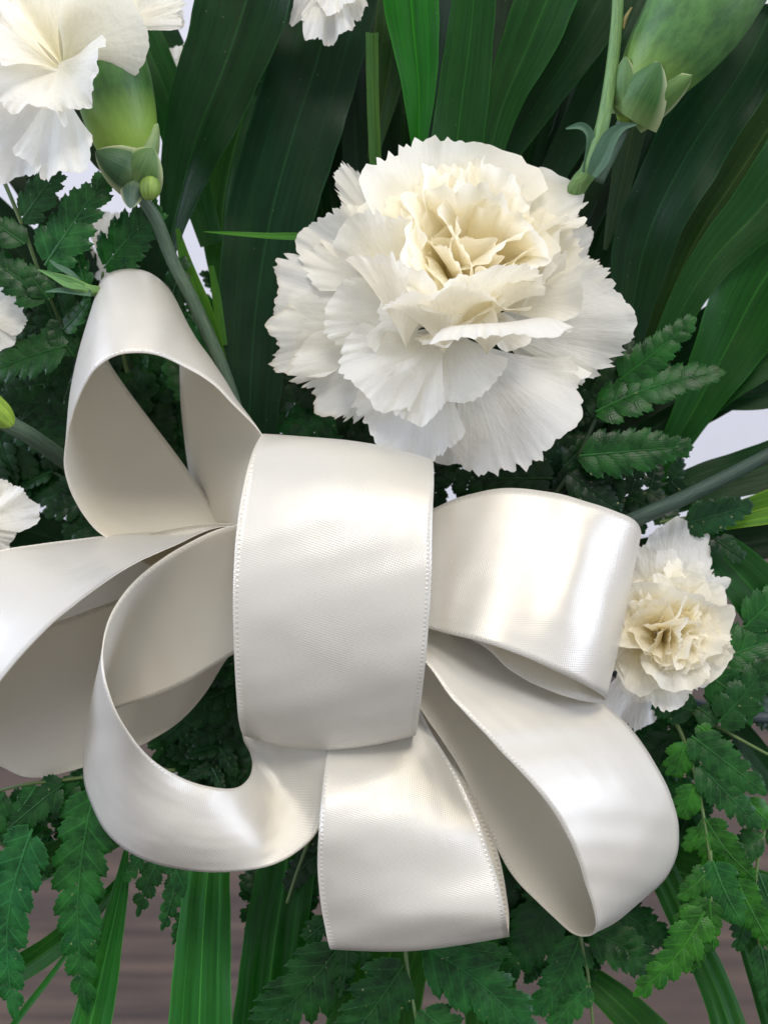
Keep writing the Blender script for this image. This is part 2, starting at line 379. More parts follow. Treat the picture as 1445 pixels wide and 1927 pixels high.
# upper left loop
ribbon(bow, [
 (560, 1060, 560, 1060+190, 20, .5), (520, 985, 402, 1030, 70, .8), (502, 880, 366, 925, 90, .95, 436, 895, 0), (492, 822, 352, 850, 90, .95, 440, 805, 20), (450, 772, 342, 765, 80, .9, 425, 742, 30),
 (400, 722, 338, 680, 60, .85, 392, 668, 20), (335, 684, 335, 575, 20, .8, 342, 610, -10), (285, 666, 290, 518, -20, .8, 296, 575, -26), (230, 666, 225, 508, -40, .8, 232, 575, -32), (188, 688, 188, 530, -30, .8, 182, 592, -20),
 (152, 738, 180, 590, 10, .8, 152, 655, 0), (129, 800, 196, 660, 60, .8, 140, 730, 20), (121, 865, 225, 712, 100, .75, 158, 790, 30), (135, 925, 275, 780, 130, .7, 200, 850, 40), (163, 975, 325, 845, 140, .6, 245, 920, 40),
 (205, 1015, 375, 915, 130, .5, 290, 975, 30), (290, 1070, 425, 990, 90, .5), (480, 1150, 520, 1060, 30, .5)],
 12, flip=True, wrinkle=2.5, label='tall loop rising at the upper left')
# left loop
ribbon(bow, [
 (600, 980, 600, 1100, -20, -.6), (450, 986, 452, 992, 60, -160, 450, 990), (350, 998, 320, 1032, 0, -.85), (215, 1009, 235, 1070, -70, -.8, 232, 1040), (100, 1022, 140, 1138, -95, -.8, 128, 1075), (0, 1038, 62, 1210, -110, -.75, 40, 1110),
 (-90, 1065, -5, 1292, -110, -.7, -40, 1170), (-150, 1110, -45, 1370, -80, -.5, -100, 1240, -10), (-165, 1170, -55, 1420, -20, -.3), (-130, 1205, -35, 1432, 40, 0), (-60, 1212, 0, 1442, 65, .2), (20, 1195, 60, 1463, 80, .3),
 (110, 1168, 150, 1446, 85, .4), (200, 1136, 240, 1414, 80, .5), (290, 1105, 325, 1366, 65, .5), (380, 1085, 385, 1305, 45, .6), (450, 1065, 450, 1215, 25, .6), (560, 1040, 560, 1180, 0, .6)],
 13, flip=False, wrinkle=2.2, label='wide loop sweeping out to the left')
ribbon(bow, [(-260, 1120, -240, 1330, 170, .3), (-120, 1095, -100, 1330, 165, .3), (60, 1040, 80, 1300, 155, .3), (240, 1012, 262, 1260, 130, .3), (400, 985, 420, 1205, 90, .3), (560, 1000, 560, 1180, 30, .3)],
 18, flip=False, wrinkle=2.0, name='inner_strand')
# lower left curl
ribbon(bow, [
 (600, 1000, 600, 1180, -30, .4), (450, 988, 470, 1215, -60, .4), (340, 1030, 352, 1284, -75, .5, 350, 1155, 20), (262, 1086, 280, 1314, -80, .6, 275, 1200, 35), (215, 1150, 228, 1330, -90, .7, 228, 1245, 40), (196, 1215, 192, 1345, -110, .75, 190, 1290, 20),
 (197, 1262, 168, 1378, -130, .75, 172, 1325, 0), (212, 1318, 158, 1425, -150, .7, 178, 1375, -15), (242, 1378, 163, 1485, -165, .55, 198, 1432, -25), (290, 1432, 198, 1560, -172, .3, 240, 1500, -30), (350, 1467, 262, 1611, -170, .1, 305, 1545, -30),
 (408, 1483, 345, 1636, -158, .0, 380, 1566, -26), (446, 1482, 430, 1641, -140, -.1, 445, 1568, -18), (468, 1464, 505, 1630, -115, -.2, 498, 1556, -6), (475, 1440, 560, 1602, -95, -.25, 528, 1526, 0), (470, 1415, 598, 1562, -80, -.25, 545, 1490, 4),
 (458, 1390, 612, 1500, -70, -.2, 545, 1440, 6), (455, 1350, 618, 1420, -60, -.2, 540, 1385), (470, 1250, 640, 1280, -50, 0)],
 14, flip=True, wrinkle=2.2, label='curled loop at the lower left')
# upper right loop
ribbon(bow, [
 (690, 1010, 690, 1160, -20, -.4), (800, 966, 792, 1180, -60, -.4), (868, 936, 850, 1194, -85, -.5, 862, 1070, -8), (950, 920, 920, 1212, -100, -.6, 936, 1070, -12), (1030, 926, 992, 1238, -100, -.6, 1012, 1085, -8), (1100, 943, 1058, 1269, -95, -.5, 1080, 1104, -14),
 (1158, 962, 1108, 1294, -75, -.4, 1134, 1128, -8), (1192, 980, 1134, 1309, -40, -.3, 1168, 1142, 0), (1201, 1004, 1140, 1318, 0, -.2, 1176, 1150, 0), (1190, 1012, 1130, 1323, 10, -.3, 1160, 1160), (1150, 1010, 1080, 1316, -5, -80), (1070, 1000, 1018, 1293, -12, -90),
 (980, 970, 958, 1260, -15, -90), (880, 970, 900, 1210, -10, -80), (720, 1000, 760, 1150, 10, 0)],
 15, flip=True, wrinkle=4.2, label='upper right loop')
# lower right loop
ribbon(bow, [
 (760, 1120, 700, 1180, -20, -.4), (905, 1150, 792, 1240, -55, -.5), (1010, 1225, 852, 1316, -70, -.6), (1105, 1300, 925, 1394, -85, -.6, 1018, 1340, -8), (1180, 1368, 992, 1462, -85, -.65, 1092, 1408, -14), (1238, 1445, 1042, 1526, -80, -.65, 1146, 1478, -16),
 (1272, 1525, 1076, 1592, -65, -.65, 1182, 1552, -18), (1277, 1592, 1099, 1652, -50, -.65, 1196, 1622, -12), (1250, 1655, 1114, 1706, -30, -.6, 1190, 1682, 0), (1196, 1702, 1121, 1745, 0, -.6, 1160, 1728, 10), (1140, 1728, 1108, 1763, 40, -.6, 1120, 1754, 0),
 (1140, 1700, 1072, 1754, 80, -.6), (1150, 1620, 1015, 1700, 95, -.7), (1125, 1520, 962, 1638, 90, -.7), (1075, 1420, 912, 1550, 75, -.7), (1000, 1330, 862, 1440, 55, -.7), (880, 1240, 795, 1340, 30, -.7), (760, 1150, 720, 1220, 10, -.7)],
 16, flip=True, wrinkle=4.2, label='lower right loop')
# bottom loop
ribbon(bow, [
 (660, 1180, 720, 1180, -10, 0), (634, 1290, 770, 1290, -30, 0), (618, 1400, 812, 1380, -68, .1), (607, 1480, 862, 1462, -110, .3, 740, 1470, -10), (600, 1560, 903, 1550, -145, .3, 758, 1556, -12), (598, 1640, 931, 1638, -155, .2, 768, 1640, -4), (606, 1720, 948, 1712, -150, 0, 780, 1722, -14),
 (618, 1776, 956, 1752, -128, 0, 790, 1772, 0), (622, 1787, 958, 1762, -100, 0, 792, 1783), (622, 1776, 957, 1752, -78, 0, 792, 1770), (618, 1720, 955, 1700, -70, 0), (612, 1600, 932, 1590, -60, 0), (625, 1450, 870, 1460, -45, 0), (650, 1300, 790, 1300, -20, .3)],
 17, wrinkle=4.6, label='folded loop hanging at the bottom')

# ------------------------------------------------------------------ carnations
def petal(parent, B, T, half, N=(0, 0, -1), bend=0., cup=0., ruf=.06, k=3.0, tip=0., ser=.028, warm=.3, dry=0., seed=0, nu=54, nv=22, metric=False, vmin=.0, power=2.2, lobe=.10, pw=.6):
    rnd = random.Random(seed*7+3)
    B = np.array(B, float) if metric else M(*B); T = np.array(T, float) if metric else M(*T)
    A = T-B; L = np.linalg.norm(A); A = A/L
    N = np.array(N, float); N = nrm(N-A*np.dot(N, A)); Bi = np.cross(N, A)
    h = math.radians(half)
    ph = [rnd.uniform(0, 6.283) for _ in range(14)]; fr = [rnd.uniform(.8, 1.25) for _ in range(14)]
    U = np.linspace(-1, 1, nu); V = np.linspace(vmin, 1, nv)
    uu, vv = np.meshgrid(U, V)
    edge = (1-lobe*uu**2 - .10*np.abs(uu)**6 + .035*np.sin(uu*4*fr[0]+ph[0])+.02*np.sin(uu*9*fr[1]+ph[1]))
    # serration: sharp little teeth
    saw = np.zeros_like(uu)
    for q, (f_, a_) in enumerate(((13, .6), (23, .3), (39, .25))):
        s_ = (uu*f_*fr[2+q]/2+ph[2+q]) % 1.0
        saw += a_*(1-np.abs(2*s_-1)**1.8)
    edge = edge*(1-ser*(1-saw)*(1.1+.9*np.sin(uu*5*fr[10]+ph[10]))*vv**7+.03*np.sin(uu*6.5*fr[11]+ph[11])*vv**4)
    r = L*vv*edge
    narrow = vv**pw                                         # claw narrows to the base
    th = uu*h*(.35+.65*narrow)
    x = r*np.cos(th); y = r*np.sin(th)
    z = bend*L*vv**2 + cup*L*(uu**2)*vv + tip*L*np.clip((vv-.62)/.38, 0, 1)**2
    z = z+ruf*L*vv**power*(np.sin(uu*k*.8*fr[5]+ph[5])+.5*vv*np.sin(uu*k*1.7*fr[6]+ph[6]+vv*2)+.26*vv**3*np.sin(uu*k*3.6*fr[7]+ph[7])+.13*vv**8*np.sin(uu*k*7.7*fr[8]+ph[8]))
    z = z+.012*L*vv*np.sin(uu*5+vv*7*fr[9]+ph[9])
    pos = B+x[..., None]*A+y[..., None]*Bi+z[..., None]*N
    uv = np.stack([(uu*.5+.5), vv], -1).reshape(-1, 2)+np.array([0, 0])
    uv = uv.copy(); uv[:, 0] += rnd.randint(0, 9)
    o = add('petal', pos.reshape(-1, 3), grid_faces(nv, nu), PETAL, parent, uv, color=(warm, dry, rnd.random(), 1))
    return o

def frame(axis):
    a = nrm(axis); h = np.array([1., 0, 0]) if abs(a[0]) < .8 else np.array([0, 1., 0])
    e1 = nrm(np.cross(a, h)); e2 = np.cross(a, e1); return a, e1, e2
def head(parent, base, axis, rings, seed, warm=(.9, .35), ruf=.07, nu=36, nv=16, squash=None, k=3.2, ser=.05, jit=9, tw=.6):
    """rings: (count, tilt from the axis, length, half angle)"""
    rnd = random.Random(seed); B = M(*base); a, e1, e2 = frame(axis)
    nR = len(rings)
    for ri, (cnt, tilt, L, half) in enumerate(rings):
        off = rnd.uniform(0, 6.28)
        for c in range(cnt):
            az = off+c*6.283/cnt+rnd.uniform(-.25, .25)
            rad = math.cos(az)*e1+math.sin(az)*e2
            t = math.radians(tilt+rnd.uniform(-jit, jit)); l = L*rnd.uniform(.88, 1.08)
            d = a*math.cos(t)+rad*math.sin(t)
            if squash is not None: l *= squash(d)
            tipv = B+d*l
            inn = nrm(a*math.sin(t)-rad*math.cos(t)+tw*rnd.uniform(-1, 1)*np.cross(a, rad))
            wv = warm[0]+(warm[1]-warm[0])*ri/max(nR-1, 1)
            petal(parent, B, tipv, half*rnd.uniform(.8, 1.2), N=inn, bend=rnd.uniform(-.10, .02), cup=rnd.uniform(.05, .22), tip=rnd.uniform(-.16, .04),
                  ruf=ruf*rnd.uniform(.7, 1.3), k=k*rnd.uniform(.7, 1.4), warm=wv, seed=seed*1000+ri*50+c, nu=nu, nv=nv, metric=True, ser=ser, vmin=.12)
def tube(name, pts, parent=None, color=(.2, .3, .2, 1), n=12, seg=8, mat=None, cap=True, ribs=0, **kw):
    P = cr([list(M(p[0], p[1], p[2]))+[p[3]] for p in pts], seg)
    C = P[:, :3]; R = P[:, 3]; T = np.gradient(C, axis=0); verts = []; uv = []
    up = np.array([0, 0, -1.]); ln = 0
    for i in range(len(C)):
        t = nrm(T[i]); a = nrm(np.cross(t, up)); b = np.cross(t, a)
        if i: ln += np.linalg.norm(C[i]-C[i-1])
        for j in range(n):
            q = j/n*2*math.pi; rr = R[i]*(1+ribs*math.cos(q*5))
            verts.append(C[i]+rr*(math.cos(q)*a+math.sin(q)*b)); uv.append((j/n, ln/60))
    f = grid_faces(len(C), n, closed=True)
    if cap: f += [tuple(range(n))[::-1], tuple((len(C)-1)*n+j for j in range(n))]
    return add(name, verts, f, mat or STEM, parent, uv, color=color, **kw)
def leaf(name, pts, parent=None, color=(.1, .2, .1, 1), N=(0, 0, -1), cupz=.25, mat=None, n=9, seg=8, pleat=0, roll=0., **kw):
    """strip leaf: pts (x,y,d,width); cross-section folded/pleated"""
    P = cr([list(M(p[0], p[1], p[2]))+[p[3]] for p in pts], seg); C = P[:, :3]; Wd = np.maximum(P[:, 3], .3); T = np.gradient(C, axis=0)
    verts = []; uv = []; ln = 0; N = np.array(N, float); rq = random.Random(int(abs(C[0][0]*7+C[0][1]*3))); pq = [rq.uniform(0, 6.28) for _ in range(6)]
    for i in range(len(C)):
        t = nrm(T[i]); nn = nrm(N-t*np.dot(N, t)); s = np.cross(t, nn)
        if roll:
            ca, sa = math.cos(roll), math.sin(roll); s, nn = s*ca+nn*sa, nn*ca-s*sa
        if i: ln += np.linalg.norm(C[i]-C[i-1])
        for j in range(n):
            u = j/(n-1); q = (u-.5)*2
            z = cupz*Wd[i]*.5*abs(q) if not pleat else cupz*Wd[i]*.5*abs(q)+pleat*Wd[i]*(.5-abs(((u*3) % 1)-.5))
            verts.append(C[i]+s*(q*Wd[i]*.5*(1+.018*math.sin(ln/37+pq[0]+q)+.010*math.sin(ln/13+pq[1]*q)))+nn*(z+Wd[i]*.05*math.sin(ln/95+pq[2]+q*1.3)+abs(q)**3*Wd[i]*.03*math.sin(ln/31+pq[3]+q*2))); uv.append((u, ln/100))
    return add(name, verts, grid_faces(len(C), n), mat or BLADE, parent, uv, color=color, **kw)
def scale_bract(parent, B, T, half, N, color, bend=.15, tip=.0, name='bract'):
    Bm, Tm = M(*B), M(*T); A = Tm-Bm; L = np.linalg.norm(A); A /= L; N = np.array(N, float); N = nrm(N-A*np.dot(N, A)); Bi = np.cross(N, A)
    nu, nv = 13, 13; v_ = []; uv = []
    for i in range(nv):
        v = i/(nv-1)
        for j in range(nu):
            u = j/(nu-1)*2-1
            hw = half*L*(math.sin(math.pi*min(.5+.5*v, 1)**1.0)**.55 if v < 1 else 0)*(1 if v < .99 else .02)
            hw = half*L*((1-v**2.2)**.8*.98+.02)
            v_.append(Bm+A*v*L+Bi*u*hw-N*(u*u*hw*.62)+N*(bend*L*math.sin(v*math.pi)+tip*L*v**3)); uv.append((u*.5+.5, v))
    return add(name, v_, grid_faces(nv, nu), BRACT_MAT, parent, uv, color=color)

GREY_STEM = (.075, .125, .085, 1); LIME = (.22, .36, .10, 1); CALYX = (.028, .095, .014, 1)

# main carnation
main = empty('carnation', M(850, 610, 90), 'large fully open white carnation with a creamy centre above the bow', 'carnation')
Bm = (850, 612, 90)
G = [  # base, tip, half-angle, kwargs
 ((850, 620, 75), (905, 880, 95), 30, dict(bend=-.05, ruf=.035, k=4)),
 ((845, 618, 60), (1035, 852, 30), 38, dict(bend=.05, cup=-.05, ruf=.03, k=4, dry=.3, ser=.05)),
 ((880, 615, 70), (1182, 602, 60), 31, dict(bend=.05, cup=-.06, ruf=.032, k=4, ser=.06)),
 ((900, 600, 95), (1110, 700, 80), 24, dict(bend=.05, ruf=.03, k=4)),
 ((900, 560, 120), (1062, 372, 100), 20, dict(ruf=.03, k=3, ser=.05)),
 ((900, 560, 130), (1120, 455, 110), 18, dict(ruf=.03, k=3, dry=.6)),
 ((840, 620, 55), (742, 858, 20), 32, dict(bend=.04, ruf=.04, k=4.5, ser=.05)),
 ((830, 612, 70), (570, 742, 45), 24, dict(bend=.0, ruf=.06, k=3.5, dry=1.0, ser=.06)),
 ((830, 605, 80), (512, 640, 70), 20, dict(bend=.0, ruf=.06, k=3.5, dry=1.0, tip=.1)),
 ((825, 600, 70), (520, 545, 50), 28, dict(bend=.02, ruf=.05, k=3.6, dry=.7, ser=.06)),
 ((815, 580, 70), (580, 432, 45), 24, dict(bend=.03, ruf=.05, k=4)),
 ((810, 540, 90), (640, 320, 60), 11, dict(bend=.1, ruf=.06, k=3, ser=.05)),
 ((810, 600, 30), (615, 600, -10), 30, dict(bend=.05, ruf=.08, k=3.2, tip=-.05)),
 ((835, 622, 30), (668, 735, -40), 36, dict(bend=.10, ruf=.10, k=4.4, tip=-.08)),
 ((840, 626, 30), (752, 782, -35), 25, dict(bend=.10, ruf=.08, k=4.0, tip=-.08)),
 ((850, 600, 45), (850, 760, 5), 52, dict(bend=.06, ruf=.05, k=3.0)),
 ((830, 560, 60), (700, 640, -40), 30, dict(N=(.6, .3, -.6), bend=.0, ruf=.07, k=3.5)),
]
for i, (b, t, h, kw) in enumerate(G):
    kw.setdefault('warm', .12); petal(main, b, t, h, seed=100+i, nu=80, nv=30, **kw)
AX = np.array([.13, -.56, -.80])
def sq(d):  # horizontally and vertically the dome is not round
    return 1.0+.42*max(0.0, -d[1]-.35)-.75*max(0.0, d[1]+.18)
head(main, (862, 590, 70), AX, [(4, 5, 246, 26), (5, 15, 250, 33), (5, 26, 252, 38), (6, 38, 254, 42), (7, 51, 258, 42)], 21, warm=(1.0, .6), ruf=.13, nu=60, nv=24, squash=sq, k=2.5, jit=9, tw=.95)
# petals at the front of the dome
FR = [
 ((836, 668, -60), (824, 515, -250), 36, dict(N=(0, .55, -.8), cup=-.22, bend=.08, ruf=.035, k=3.5, tip=.10, warm=.3)),
 ((915, 668, -60), (958, 552, -260), 46, dict(N=(.2, .55, -.8), cup=-.14, bend=.12, ruf=.05, k=3.5, tip=.22, warm=.25)),
 ((890, 640, -80), (930, 480, -235), 44, dict(N=(.2, .4, -.8), cup=-.12, bend=.06, ruf=.05, k=3.5, tip=.1, warm=.5)),
 ((765, 660, -30), (722, 470, -190), 36, dict(N=(-.6, .2, -.6), cup=-.10, bend=.05, ruf=.06, k=3.2, warm=.35)),
 ((775, 580, -30), (690, 400, -140), 36, dict(N=(-.4, .2, -.7), bend=.05, ruf=.07, k=3.6, warm=.4)),
 ((970, 600, 0), (1045, 480, -110), 24, dict(N=(.7, .1, -.5), bend=.05, ruf=.08, k=3.2, warm=.3)),
]
for i, (b, t, h, kw) in enumerate(FR):
    petal(main, b, t, h, seed=160+i, nu=70, nv=26, ser=.05, **kw)

# upper left carnation
tl = empty('carnation', M(190, 120, 40), 'white carnation cut off by the top left corner with a thick green calyx', 'carnation')
TLP = [
 ((120, 150, 30), (40, -80, 20), 75, dict(N=(.1, .2, -1), ruf=.03, k=3, warm=1.0)),
 ((130, 150, 20), (-60, 60, 10), 60, dict(N=(.1, .2, -1), ruf=.03, k=3, warm=.8)),
 ((120, 150, 10), (-40, 310, -10), 32, dict(bend=.0, ruf=.07, k=3.5, warm=.1)),
 ((110, 130, 0), (105, 335, -30), 27, dict(bend=.05, ruf=.07, k=3.6, warm=.1, dry=.3)),
 ((120, 120, -30), (20, 205, -110), 42, dict(bend=.12, ruf=.15, k=4, warm=.25, tip=-.1)),
 ((110, 115, -40), (175, 165, -120), 50, dict(bend=.14, ruf=.15, k=4, warm=.25, tip=-.1)),
 ((118, 125, -20), (200, -30, -90), 62, dict(N=(-.3, .2, -.9), bend=-.14, cup=-.16, ruf=.045, k=2.2, warm=.75)),
 ((120, 128, -20), (40, -20, -60), 26, dict(N=(.3, .2, -.9), bend=.02, cup=.25, ruf=.07, k=3, warm=1.0)),
 ((115, 130, -40), (-20, 10, -120), 20, dict(N=(.4, -.2, -.9), bend=.05, cup=-.2, ruf=.08, k=3, warm=.7)),
 ((110, 130, -45), (-40, 90, -130), 24, dict(N=(.2, -.4, -.9), bend=.05, cup=.2, ruf=.08, k=3, warm=.4)),
 ((200, 60, 40), (330, -40, 60), 34, dict(ruf=.06, k=4, warm=.35)),
 ((180, 60, 30), (345, 20, 50), 14, dict(ruf=.04, k=3, warm=.4)),
 ((200, 60, 50), (230, -140, 50), 50, dict(ruf=.06, k=4, warm=.35)),
]
for i, (b, t, h, kw) in enumerate(TLP): petal(tl, b, t, h, seed=200+i, nu=70, nv=28, **kw)
tube('calyx', [(258, 322, 60, 14), (248, 300, 58, 40), (236, 260, 55, 62), (222, 200, 50, 72), (208, 140, 45, 74), (190, 80, 45, 70), (175, 40, 45, 60)], tl, CALYX, mat=CALYX_MAT, n=28, ribs=.012)
scale_bract(tl, (268, 335, 20), (180, 285, -4), .50, (-.2, 0, -1), (.028, .08, .028, 1), bend=.20)
scale_bract(tl, (252, 342, 15), (288, 278, -6), .66, (.1, 0, -1), (.085, .17, .05, 1), bend=.16)
scale_bract(tl, (262, 335, 40), (298, 232, 40), .3, (.7, 0, -.7), (.18, .27, .10, 1), bend=.1)
scale_bract(tl, (252, 330, 20), (246, 392, -10), .36, (0, 0, -1), (.05, .10, .07, 1), bend=.05, name='stem_leaf')
tube('side_bud', [(283, 334, 5, 5), (283, 342, 2, 17), (283, 356, 0, 20), (283, 370, 2, 15), (284, 377, 4, 5)], tl, (.17, .27, .05, 1), n=18)
tube('stem', [(256, 325, 60, 15), (268, 370, 65, 12), (295, 415, 80, 13), (325, 490, 110, 13), (370, 580, 130, 13), (425, 710, 160, 14), (470, 860, 190, 14)], tl, GREY_STEM)

# right carnation beside the bow
rc = empty('carnation', M(1235, 1190, 150), 'smaller half open white carnation half hidden behind the right loop of the bow', 'carnation')
for i, (b, t, h, kw) in enumerate([
 ((1235, 1180, 150), (1292, 985, 150), 26, dict(ruf=.03, k=3, warm=.12, dry=.2)),
 ((1240, 1180, 150), (1352, 1075, 140), 22, dict(ruf=.04, k=3, warm=.15)),
 ((1235, 1190, 130), (1378, 1210, 110), 18, dict(ruf=.05, k=3, warm=.3)),
 ((1230, 1190, 150), (1165, 1370, 150), 22, dict(ruf=.03, k=3, warm=.1)),
 ((1225, 1200, 100), (1270, 1335, 50), 34, dict(ruf=.05, k=3.5, warm=.3, bend=.1)),
 ((1225, 1200, 90), (1175, 1280, 40), 40, dict(ruf=.04, k=3.5, warm=.3, bend=.1)),
 ((1225, 1180, 90), (1130, 1130, 60), 40, dict(ruf=.04, k=3.5, warm=.3)),
 ((1235, 1170, 90), (1210, 1030, 60), 36, dict(ruf=.05, k=3.5, warm=.35))]):
    petal(rc, b, t, h, seed=260+i, nu=60, nv=24, ser=.05, **kw)
head(rc, (1235, 1190, 120), np.array([.10, -.05, -1.]), [(5, 5, 172, 24), (6, 16, 170, 30), (6, 30, 162, 38), (7, 44, 156, 40), (7, 60, 148, 40)], 27, warm=(1.0, .5), ruf=.09, nu=48, nv=18, k=3.2, ser=.035, tw=.8)
tube('stem', [(1240, 1200, 180, 16), (1225, 1300, 260, 14), (1150, 1400, 360, 14)], rc, GREY_STEM)

# blooms cut off by the frame or standing behind
def edge_bloom(base, petals, label, seed, rings=None, axis=(0, 0, -1.), calyx=None, stem=None):
    e = empty('carnation', M(*base), label, 'carnation')
    for i, (t, h, kw) in enumerate(petals): petal(e, base, t, h, seed=seed+i, nu=50, nv=20, **kw)
    if rings: head(e, base, np.array(axis), rings, seed, warm=(.9, .4), nu=30, nv=14, ruf=.09)
    if calyx: tube('calyx', calyx, e, LIME, n=16)
    if stem: tube('stem', stem, e, GREY_STEM)
    return e
edge_bloom((-60, 600, 120), [((52, 590, 100), 24, dict(ruf=.03, warm=.1, dry=.3, k=3)), ((30, 640, 110), 26, dict(ruf=.03, warm=.1, k=3)), ((20, 560, 110), 26, dict(ruf=.03, warm=.1, k=3))],
           'white carnation petals poking in at the left edge beside the tall bow loop', 300, rings=[(6, 40, 90, 34)])
edge_bloom((-60, 1000, 60), [((66, 945, 50), 24, dict(ruf=.06, warm=.1, k=4)), ((40, 920, 70), 28, dict(ruf=.05, warm=.1, k=4)), ((30, 1010, 60), 26, dict(ruf=.06, warm=.15, k=4)), ((0, 900, 60), 24, dict(ruf=.04, warm=.1, k=4))],
           'white carnation at the left edge just above the wide ribbon loop', 320, rings=[(6, 40, 90, 34)])
edge_bloom((630, -100, 130), [((612, 78, 120), 20, dict(ruf=.08, warm=.15, k=5, lobe=.05)), ((570, 48, 130), 16, dict(ruf=.06, warm=.1, k=4)), ((668, 40, 130), 16, dict(ruf=.06, warm=.1, k=4)), ((640, 20, 90), 24, dict(ruf=.08, warm=.2, k=4))],
           'white carnation hanging from the top edge over dark palm blades', 340)
edge_bloom((180, 470, 420), [((190, 395, 400), 40, dict(ruf=.06, warm=.4)), ((250, 420, 420), 30, dict(ruf=.06, warm=.3)), ((130, 440, 400), 34, dict(ruf=.06, warm=.3)), ((220, 520, 410), 40, dict(ruf=.06, warm=.3)), ((150, 500, 400), 40, dict(ruf=.06, warm=.4))],
           'out of focus white carnation behind the fern leaves at the upper left', 360)
edge_bloom((400, 1470, 330), [((345, 1405, 330), 40, dict(ruf=.06, warm=.1)), ((380, 1500, 330), 40, dict(ruf=.06, warm=.1)), ((430, 1420, 340), 36, dict(ruf=.06, warm=.1)), ((450, 1520, 340), 36, dict(ruf=.06, warm=.1))],
           'shaded white carnation seen through the ring of the curled ribbon', 380)
edge_bloom((1470, -60, 160), [((1440, 15, 150), 24, dict(ruf=.05, warm=.15)), ((1500, 20, 150), 30, dict(ruf=.05, warm=.15))],
           'white petals just showing at the top right corner above the green bud', 400)
edge_bloom((345, 160, 330), [((318, 92, 330), 26, dict(ruf=.05, warm=.1)), ((350, 80, 330), 22, dict(ruf=.05, warm=.1))],
           'small white carnation piece behind the palm blades near the top left', 410)
# green calyx bud at the left edge
lb = tube('flower_stalk', [(0, 780, 90, 26), (22, 800, 92, 18), (60, 822, 130, 17), (125, 868, 240, 18), (210, 930, 360, 17), (330, 1010, 430, 16)], None, GREY_STEM, n=14, origin=M(10, 790, 90))
tag(lb, 'thick grey green carnation stem entering from the left edge behind the bow', 'stem')
lc = tube('carnation_bud', [(-60, 745, 70, 30), (-30, 762, 72, 34), (0, 780, 78, 27), (18, 796, 84, 16), (24, 802, 88, 8)], None, (.24, .40, .05, 1), n=16, origin=M(0, 780, 80))
tag(lc, 'bright green carnation bud base at the left edge', 'bud')

# large bud upper right
tr = empty('carnation_bud', M(1180, 215, 40), 'big pale green carnation calyx at the top right with layered bracts', 'bud')
tube('calyx', [(1172, 232, 40, 12), (1186, 204, 36, 36), (1212, 164, 30, 58), (1245, 116, 22, 77), (1284, 62, 16, 91), (1320, 8, 12, 99), (1365, -70, 12, 102)], tr, (.055, .15, .035, 1), mat=CALYX_MAT, n=32, ribs=.01)
scale_bract(tr, (1176, 218, 5), (1240, 116, -50), .52, (-.2, -.1, -1), (.045, .13, .03, 1), bend=.08)
scale_bract(tr, (1184, 222, 10), (1302, 142, -40), .34, (.3, .3, -1), (.10, .20, .05, 1), bend=.06)
scale_bract(tr, (1170, 215, 15), (1176, 106, -20), .34, (-.5, 0, -.8), (.09, .19, .06, 1), bend=.10)
scale_bract(tr, (1180, 228, 45), (1312, 150, 30), .2, (.4, .9, -.1), (.10, .2, .07, 1), bend=.12)
tube('dry_tip', [(1172, 55, 0, 2), (1176, 35, -2, 4), (1188, 14, 0, 1.5)], tr, (.25, .22, .08, 1), n=8)
tube('stem', [(1178, 222, 45, 15), (1160, 262, 60, 14), (1120, 340, 90, 16)], tr, GREY_STEM)
st = empty('flower_stalk', M(1100, 325, 30), 'pale green jointed stem with two curling leaves above the main carnation', 'stem')
tube('stem', [(1163, -40, -10, 11), (1160, 40, -5, 11), (1148, 150, 5, 12), (1132, 240, 15, 13), (1108, 318, 30, 16), (1090, 345, 70, 18), (1062, 400, 150, 18), (1030, 470, 240, 17)], st, (.13, .25, .085, 1), n=16)
leaf('stem_leaf', [(1112, 330, 8, 20), (1128, 300, 0, 34), (1146, 262, -8, 30), (1170, 240, -12, 16), (1198, 234, -14, 3)], st, (.05, .12, .07, 1), cupz=.5, mat=STEM)
leaf('stem_leaf', [(1100, 325, 20, 14), (1110, 280, 15, 18), (1108, 252, 10, 16), (1092, 238, 6, 14), (1064, 242, 2, 3)], st, (.06, .14, .08, 1), cupz=.5, mat=STEM)
sg = tube('flower_stalk', [(1480, 838, 60, 13), (1380, 890, 70, 14), (1290, 935, 80, 15), (1200, 975, 95, 16), (1080, 1030, 130, 18)], None, (.035, .065, .048, 1), n=14, origin=M(1480, 838, 60))
tag(sg, 'straight grey green carnation stem running from the right edge down to the bow', 'stem')
sk = tube('flower_stalk', [(1480, 1352, 180, 12), (1380, 1345, 190, 12), (1260, 1310, 200, 12), (1150, 1260, 230, 12)], None, (.04, .06, .07, 1), n=12, origin=M(1480, 1352, 180))
tag(sk, 'dark stem lying under the smaller right carnation', 'stem')
sp = empty('small_bud', M(170, 550, 40), 'small spiky green bud beside the top of the tall ribbon loop', 'bud')
tube('bud_body', [(185, 548, 60, 10), (165, 545, 45, 11), (140, 536, 35, 13), (115, 524, 30, 9), (98, 514, 28, 3)], sp, (.14, .28, .08, 1), n=12)
leaf('bud_leaf', [(172, 552, 38, 12), (140, 548, 30, 12), (112, 546, 26, 9), (86, 549, 24, 2)], sp, (.07, .16, .09, 1), mat=STEM)
leaf('bud_leaf', [(160, 540, 30, 12), (130, 532, 20, 20), (100, 518, 18, 12), (72, 507, 16, 2)], sp, (.10, .24, .07, 1), mat=STEM)
leaf('bud_leaf', [(150, 530, 36, 10), (130, 512, 34, 12), (108, 500, 34, 8), (94, 489, 34, 2)], sp, (.06, .14, .08, 1), mat=STEM)

